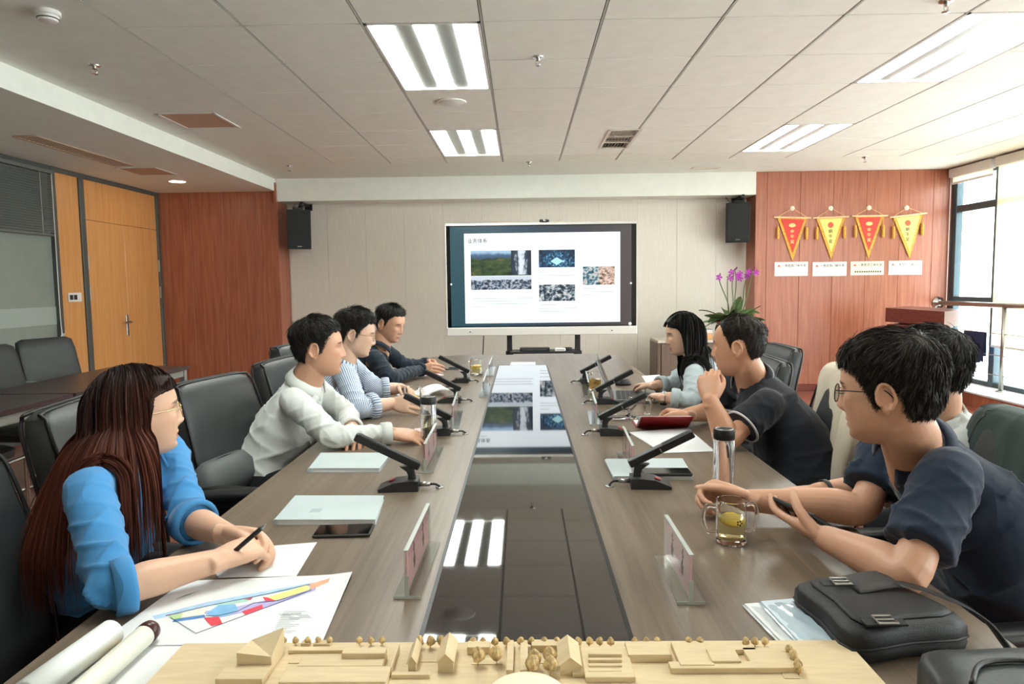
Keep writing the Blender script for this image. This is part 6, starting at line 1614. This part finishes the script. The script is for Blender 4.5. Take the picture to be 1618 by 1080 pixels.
# architectural model -----------------------------------------------------
MZ = TZ+.028
M_bass = mat('basswood', '#d3bf9a', .7, var=.04, vscale=14, stretch=(1, 6, 1)); M_bass2 = M_bass; M_mtree = mat('dried_tree', '#c7ad7d', .9, var=.25, vscale=120)
def mz(px, py, z=MZ): return U(px, py, z=z)
t = thing('architectural_model', 'pale wooden architectural site model with tiny trees and gabled houses', 'model', (0, .85, TZ))
bl2, br2 = mz(294, 1011), mz(1341, 1014)
xa, xb_, yb3 = bl2[0], br2[0], (bl2[1]+br2[1])/2
obj('base_board', MB().bevbox(xa, xb_, .52, yb3, TZ, MZ, .002), M_bass, t, world=True)
def blk(px0, px1, py0, py1, h, m=M_bass, name='block', z0=MZ):
    a, b = mz(px0, py1, z0), mz(px1, py0, z0)
    return obj(name, MB().bevbox(a[0], b[0], a[1], b[1], z0, z0+h, .0008), m, t, world=True)
def recess(px0, px1, py0, py1):
    a, b = mz(px0, py1), mz(px1, py0); return obj('courtyard', MB().box(a[0], b[0], a[1], b[1], MZ+.0002, MZ+.0012), M_bass2, t, world=True)
def gable(px0, px1, py0, py1, h, rh):
    a, b = mz(px0, py1), mz(px1, py0); x0, x1, y0, y1 = a[0], b[0], a[1], b[1]; xm = (x0+x1)/2
    hs = obj('house', MB().loft([[(x0, y, MZ), (x1, y, MZ), (x1, y, MZ+h), (xm, y, MZ+h+rh), (x0, y, MZ+h)] for y in (y0, y1)]), M_bass2, t, world=True)
    for s, xe in ((-1, x0), (1, x1)):
        obj('roof_plane', MB().loft([[(xm, y, MZ+h+rh+.0015), (xe+s*.002, y, MZ+h-.001+.0015), (xe+s*.002, y, MZ+h-.001), (xm, y, MZ+h+rh)] for y in (y0-.002, y1+.002)]), M_bass, hs, world=True)
a, b = mz(375, 1062), mz(450, 1030)
obj('sloped_hall', MB().loft([[(a[0], y, MZ), (b[0], y, MZ), (b[0], y, MZ+h1), (a[0], y, MZ+h0)] for y, h0, h1 in ((a[1], .030, .024), (b[1], .020, .040))]), M_bass, t, world=True)
recess(455, 570, 1033, 1048)
for args in ((455, 570, 1026, 1033, .006), (470, 610, 1045, 1062, .010), (540, 612, 1040, 1050, .018), (475, 492, 1016, 1022, .006), (495, 525, 1016, 1023, .006), (340, 430, 1062, 1085, .012), (440, 618, 1064, 1090, .012), (615, 632, 1028, 1066, .012),
             (738, 775, 1023, 1034, .012), (800, 812, 1020, 1068, .010), (822, 834, 1020, 1068, .010), (840, 890, 1021, 1031, .012), (925, 990, 1028, 1078, .008), (993, 1052, 1024, 1046, .012), (1075, 1110, 1022, 1060, .010), (1060, 1260, 1052, 1064, .0085), (1108, 1190, 1026, 1034, .008), (1190, 1245, 1030, 1060, .008), (618, 680, 1066, 1072, .006), (905, 918, 1020, 1070, .006), (1125, 1160, 1036, 1056, .012)):
    blk(*args)
recess(660, 695, 1032, 1046); recess(745, 795, 1030, 1050); recess(842, 885, 1030, 1048); recess(1105, 1125, 1040, 1058); recess(1240, 1258, 1062, 1072)
for k in range(4): blk(930, 982, 1044+k*7, 1048+k*7, 0.0147-.002*k, M_bass2 if k % 2 else M_bass, 'step')
gable(645, 665, 1033, 1062, .014, .010); gable(692, 722, 1028, 1062, .016, .012); gable(885, 912, 1030, 1066, .014, .012)
def mtree(px, py, s=1.0):
    p = mz(px, py); o = MB(); o.tube([(p[0], p[1], MZ), (p[0], p[1], MZ+.008*s)], .0008, 5)
    ng = 7; 
    rr = [.002, .0062, .0075, .0062, .0035, .001]; zz_ = [.005, .008, .0125, .017, .0205, .0225]
    rings = [[(p[0]+r*s*(1+.25*math.sin(3*a+px))*math.cos(a), p[1]+r*s*(1+.25*math.cos(4*a+py))*math.sin(a), MZ+z*s) for a in np.linspace(0, 2*PI, 9, endpoint=False)] for r, z in zip(rr, zz_)]
    o.loft(rings); obj('tree', o, M_mtree, t, world=True)
for x in (430, 448, 467, 487, 503, 521, 568, 586, 604): mtree(x, 1019, .65)
for x in (664, 680, 698, 715): mtree(x, 1024, .95)
for x in (748, 763, 782, 800, 823, 840, 860, 880): mtree(x, 1022, .75)
for x in (913, 931, 948, 965, 1003, 1021, 1038, 1088, 1106, 1178, 1193, 1208): mtree(x, 1022, .75)
for x, y in ((755, 1052), (785, 1050), (845, 1056), (868, 1052), (842, 1066), (870, 1066)): mtree(x, y, 1.35)
for x, y in ((1246, 1036), (1252, 1043), (1256, 1050), (1260, 1058), (1262, 1066)): mtree(x, y, .8)
rm = random.Random(3)
for gx in range(11):
    for gy in range(3):
        if rm.random() < .22 or (gx in (4, 5, 6) and gy == 2): continue
        x0 = xa+.05+gx*.092+rm.uniform(0, .02); y0 = .55+gy*.115+rm.uniform(0, .02); wx, wy, hh = rm.uniform(.03, .07), rm.uniform(.03, .075), rm.uniform(.006, .026)
        bb = obj('block', MB().bevbox(x0, x0+wx, y0, y0+wy, MZ, MZ+hh, .0008), M_bass, t, world=True)
        if rm.random() < .5: obj('roof_block', MB().bevbox(x0+wx*.2, x0+wx*.8, y0+wy*.2, y0+wy*.7, MZ+hh, MZ+hh+.006, .0006), M_bass2, bb, world=True)
pd = mz(832, 1106)
obj('round_pavilion', MB().lathe([(.055, 0), (.055, .008), (.05, .012), (.02, .016)], 32, (pd[0], pd[1], MZ)), mat('pavilion_card', '#efe4c8', .6, var=0), t, world=True, smooth=True)

# bag, packets, black case on the right -------------------------------------
M_bag = mat('black_nylon', '#17181a', .5, var=.06, bump=.25, bscale=500); M_plast = mat('clear_plastic_film', '#d6dde0', .12, var=.05, spec=.8, coat=.4)
def zp(px, py, z): return U(px, py, z=z)
P = [p_+np.array([.008, .012, 0]) for p_ in (zp(1252, 930, .80), zp(1385, 912, .80), zp(1530, 990, .80), zp(1345, 1012, .80))]
c = sum(P)/4; t = thing('shoulder_bag', 'black nylon shoulder bag lying on the table by the navy-shirt man', 'bag', (c[0], c[1], TZ))
def bring(k, z, dx=0): return catmull([((p-c)[0]*k+dx, (p-c)[1]*k, z) for p in [P[0], P[0]*.5+P[1]*.5, P[1], P[1]*.5+P[2]*.5, P[2], P[2]*.5+P[3]*.5, P[3], P[3]*.5+P[0]*.5]], 3, True)
bg_ = obj('bag_body', MB().loft([list(bring(k, z)) for k, z in ((.88, .0), (.98, .008), (1.0, .02), (.985, .026), (1.0, .032), (.99, .046), (.93, .056), (.6, .060))]), M_bag, t, smooth=True)
obj('flap', MB().loft([[tuple(np.array(p)*np.array([.80, .86, 1])+np.array([.006, .006, 0])) for p in bring(1.0, z)] for z in (.0575, .0615)]+[[tuple(np.array(p)*np.array([.70, .78, 1])+np.array([.006, .006, 0])) for p in bring(1.0, .0635)]]), M_bag, t, smooth=True)
obj('zip_line', MB().tube(bring(1.002, .029), .0022, 6, closed=True), M_black, bg_, smooth=True)
for px, py in ((1330, 921), (1400, 982)):
    q = zp(px, py, .814)-c; q[2] = .062
    s_ = obj('strap', MB().bevbox(q[0]-.035, q[0]+.03, q[1]-.010, q[1]+.010, q[2]-.001, q[2]+.003, .001), M_bag, t)
    obj('buckle', MB().tube([(q[0]+x, q[1]+y, q[2]+.006) for x, y in ((-.016, -.012), (.012, -.012), (.012, .012), (-.016, .012))], .0022, 6, closed=True).tube([(q[0]-.016, q[1], q[2]+.006), (q[0]+.012, q[1], q[2]+.006)], .0016, 6), M_steel, s_)
obj('shoulder_strap', MB().loft([[(x+a_, y+b_, z) for a_, b_ in ((0, -.014), (.004, -.014), (.004, .014), (0, .014))] for x, y, z in catmull([(-.02, .02, .064), (.06, .03, .07), (.11, -.01, .066), (.15, -.05, .05), (.17, -.09, .012)], 5)]), M_bag, t, smooth=True)
for k, (lab, cs, zz_) in enumerate((('clear plastic sleeve of papers half under the black bag', ((1172, 952), (1258, 945), (1345, 1030), (1250, 1032)), .0), ('blue-tinted plastic packet stacked on the clear sleeve', ((1198, 948), (1270, 942), (1350, 1024), (1272, 1026)), .012))):
    Q = [zp(px, py, TZ+zz_+.005) for px, py in cs]; cc = sum(Q)/4
    o = thing('plastic_packet', lab, 'packet', (cc[0], cc[1], TZ+zz_), 0, 'plastic packets under the bag')
    n = 10; V = []; F = []
    for i in range(n+1):
        for j in range(n+1):
            u, v = i/n, j/n; p = (Q[0]*(1-u)+Q[1]*u)*(1-v)+(Q[3]*(1-u)+Q[2]*u)*v-cc; e_ = min(u, 1-u, v, 1-v)*2
            V.append((p[0], p[1], .001+.008*min(1, e_*3)+.0025*math.sin(u*17+v*9+k)*math.sin(v*23)*min(1, e_*4)))
    F = [(i*(n+1)+j, (i+1)*(n+1)+j, (i+1)*(n+1)+j+1, i*(n+1)+j+1) for i in range(n) for j in range(n)]
    mb = MB(); mb.add(V, F); obj('film', mb, M_plast if k == 0 else mat('blue_plastic_film', '#b3c6d2', .12, var=.05, spec=.8, coat=.4), o, smooth=True)
    mb = MB(); mb.loft([[(q[0]*.94-cc[0]*.94, q[1]*.94-cc[1]*.94, z) for q in Q] for z in (.0004, .006)]); obj('contents', mb, M_paper if k == 0 else mat('contents_blue', '#c5d3dc', .6), o)
P = [zp(1452, 1025, .83), zp(1640, 1012, .83), zp(1760, 1110, .83), zp(1500, 1120, .83)]
c = sum(P)/4; t = thing('leather_case', 'black leather case with a cord on top at the table corner', 'case', (c[0], c[1], TZ))
def cring(k, z): return catmull([((p-c)[0]*k, (p-c)[1]*k, z) for p in [P[0], P[0]*.6+P[1]*.4, P[1]*.9+P[2]*.1, P[1]*.3+P[2]*.7, P[2], P[3], P[3]*.5+P[0]*.5]], 4, True)
obj('case_body', MB().loft([list(cring(k, z)) for k, z in ((.9, 0), (.98, .01), (1, .03), (1, .06), (.96, .074), (.86, .08), (.5, .082))]), M_leather, t, smooth=True)
obj('cord', MB().tube(catmull([(-.06, -.03, .084), (-.02, .012, .086), (.04, .02, .086), (.11, -.0, .084)], 6), .0035, 8), M_black, t, smooth=True)

# jackets on chairs -------------------------------------------------------
def drape(label, px_y, m, prof, y0, y1, wave, seed, name='jacket', thick=.008):
    """cloth hung over a chair back: profile (x, z) swept in y with folds"""
    n = 26; rings = []
    for i in range(n+1):
        u = i/n; y = y0+(y1-y0)*u; row = []
        for k, (x, z, hang) in enumerate(prof):
            w_ = wave*hang*math.sin(u*17+seed+hang*1.5)+.6*wave*hang*math.sin(u*31+2*seed)
            ed = hang*.05*math.sin(u*PI)**.5*0
            row.append((x+w_, y+.02*hang*math.sin(u*9+seed), z-.05*hang*math.sin(u*PI*1.0+seed)*(hang > .8)))
        rings.append(row+[(x-thick*.5 if k < len(prof)/2 else x+thick*.5, y, z-thick*.4) for k, (x, y, z) in list(enumerate(row))[::-1]])
    t = thing(name, label, 'jacket', (prof[0][0], (y0+y1)/2, 0))
    return t, rings
def chain(P, k=5): return catmull(P, k)
# cream jacket: over the chair at x~1.19; front side faces the table (smaller x)
pr = chain([(1.10, .70, 1.0), (1.105, .80, .75), (1.125, .92, .35), (1.145, 1.0, .08), (1.18, 1.03, 0), (1.235, 1.02, .05), (1.26, .94, .3), (1.265, .78, .7), (1.26, .58, 1.0)], 3)
t, rings = drape('cream jacket draped over the chair behind the man in the polo shirt', 0, None, [tuple(p) for p in pr], 2.22, 2.66, .016, 1.2)
CREAM = cloth_mat('jacket_cream', '#d3c8b4', var=.03)
obj('jacket_body', MB().loft(rings), CREAM, t, world=True, smooth=True)
sl_ = MB(); limb(sl_, [(1.10, 2.26, .97), (1.06, 2.24, .86), (1.05, 2.27, .74), (1.055, 2.30, .62)], [.05, .058, .05, .042], 16, 5, flat=.55); obj('sleeve', solid(sl_, .008, 2), CREAM, t, world=True)
pr = chain([(1.15, .66, 1.0), (1.16, .80, .7), (1.18, .93, .3), (1.205, .995, .06), (1.24, 1.010, 0), (1.295, 1.0, .05), (1.33, .92, .3), (1.35, .75, .7), (1.355, .50, 1.0)], 3)
t, rings = drape('dark green-grey jacket hung on the chair of the navy-shirt man', 0, None, [tuple(p) for p in pr], 1.33, 1.84, .014, .3)
DKJ = cloth_mat('jacket_dark', '#33413f', var=.05)
obj('jacket_body', MB().loft(rings), DKJ, t, world=True, smooth=True)
sl_ = MB(); limb(sl_, [(1.29, 1.40, .95), (1.34, 1.39, .84), (1.355, 1.40, .70), (1.36, 1.41, .55)], [.05, .062, .055, .045], 16, 5, flat=.6); obj('sleeve', solid(sl_, .008, 2), DKJ, t, world=True)

# lumbar cushion on the chair of the man in white
t = thing('lumbar_cushion', 'grey cushion on the chair behind the man in the white shirt', 'cushion', (-1.075, 2.43, .60), -.22)
rs_ = [sring((0, 0, z), (1, 0, 0), (0, 1, 0), a, b, 24, 3.5) for z, a, b in ((.0, .02, .10), (.015, .045, .13), (.06, .058, .14), (.11, .05, .135), (.14, .02, .11))]
obj('pillow', MB().loft(rs_), mat('cushion_grey', '#5b5f60', .6, var=.05, bump=.1), t, smooth=True)
obj('piping', MB().tube([(0.052*0, .142*math.cos(a), .07+.072*math.sin(a)) for a in np.linspace(0, 2*PI, 32, endpoint=False)], .003, 6, closed=True), M_piping, t, smooth=True)
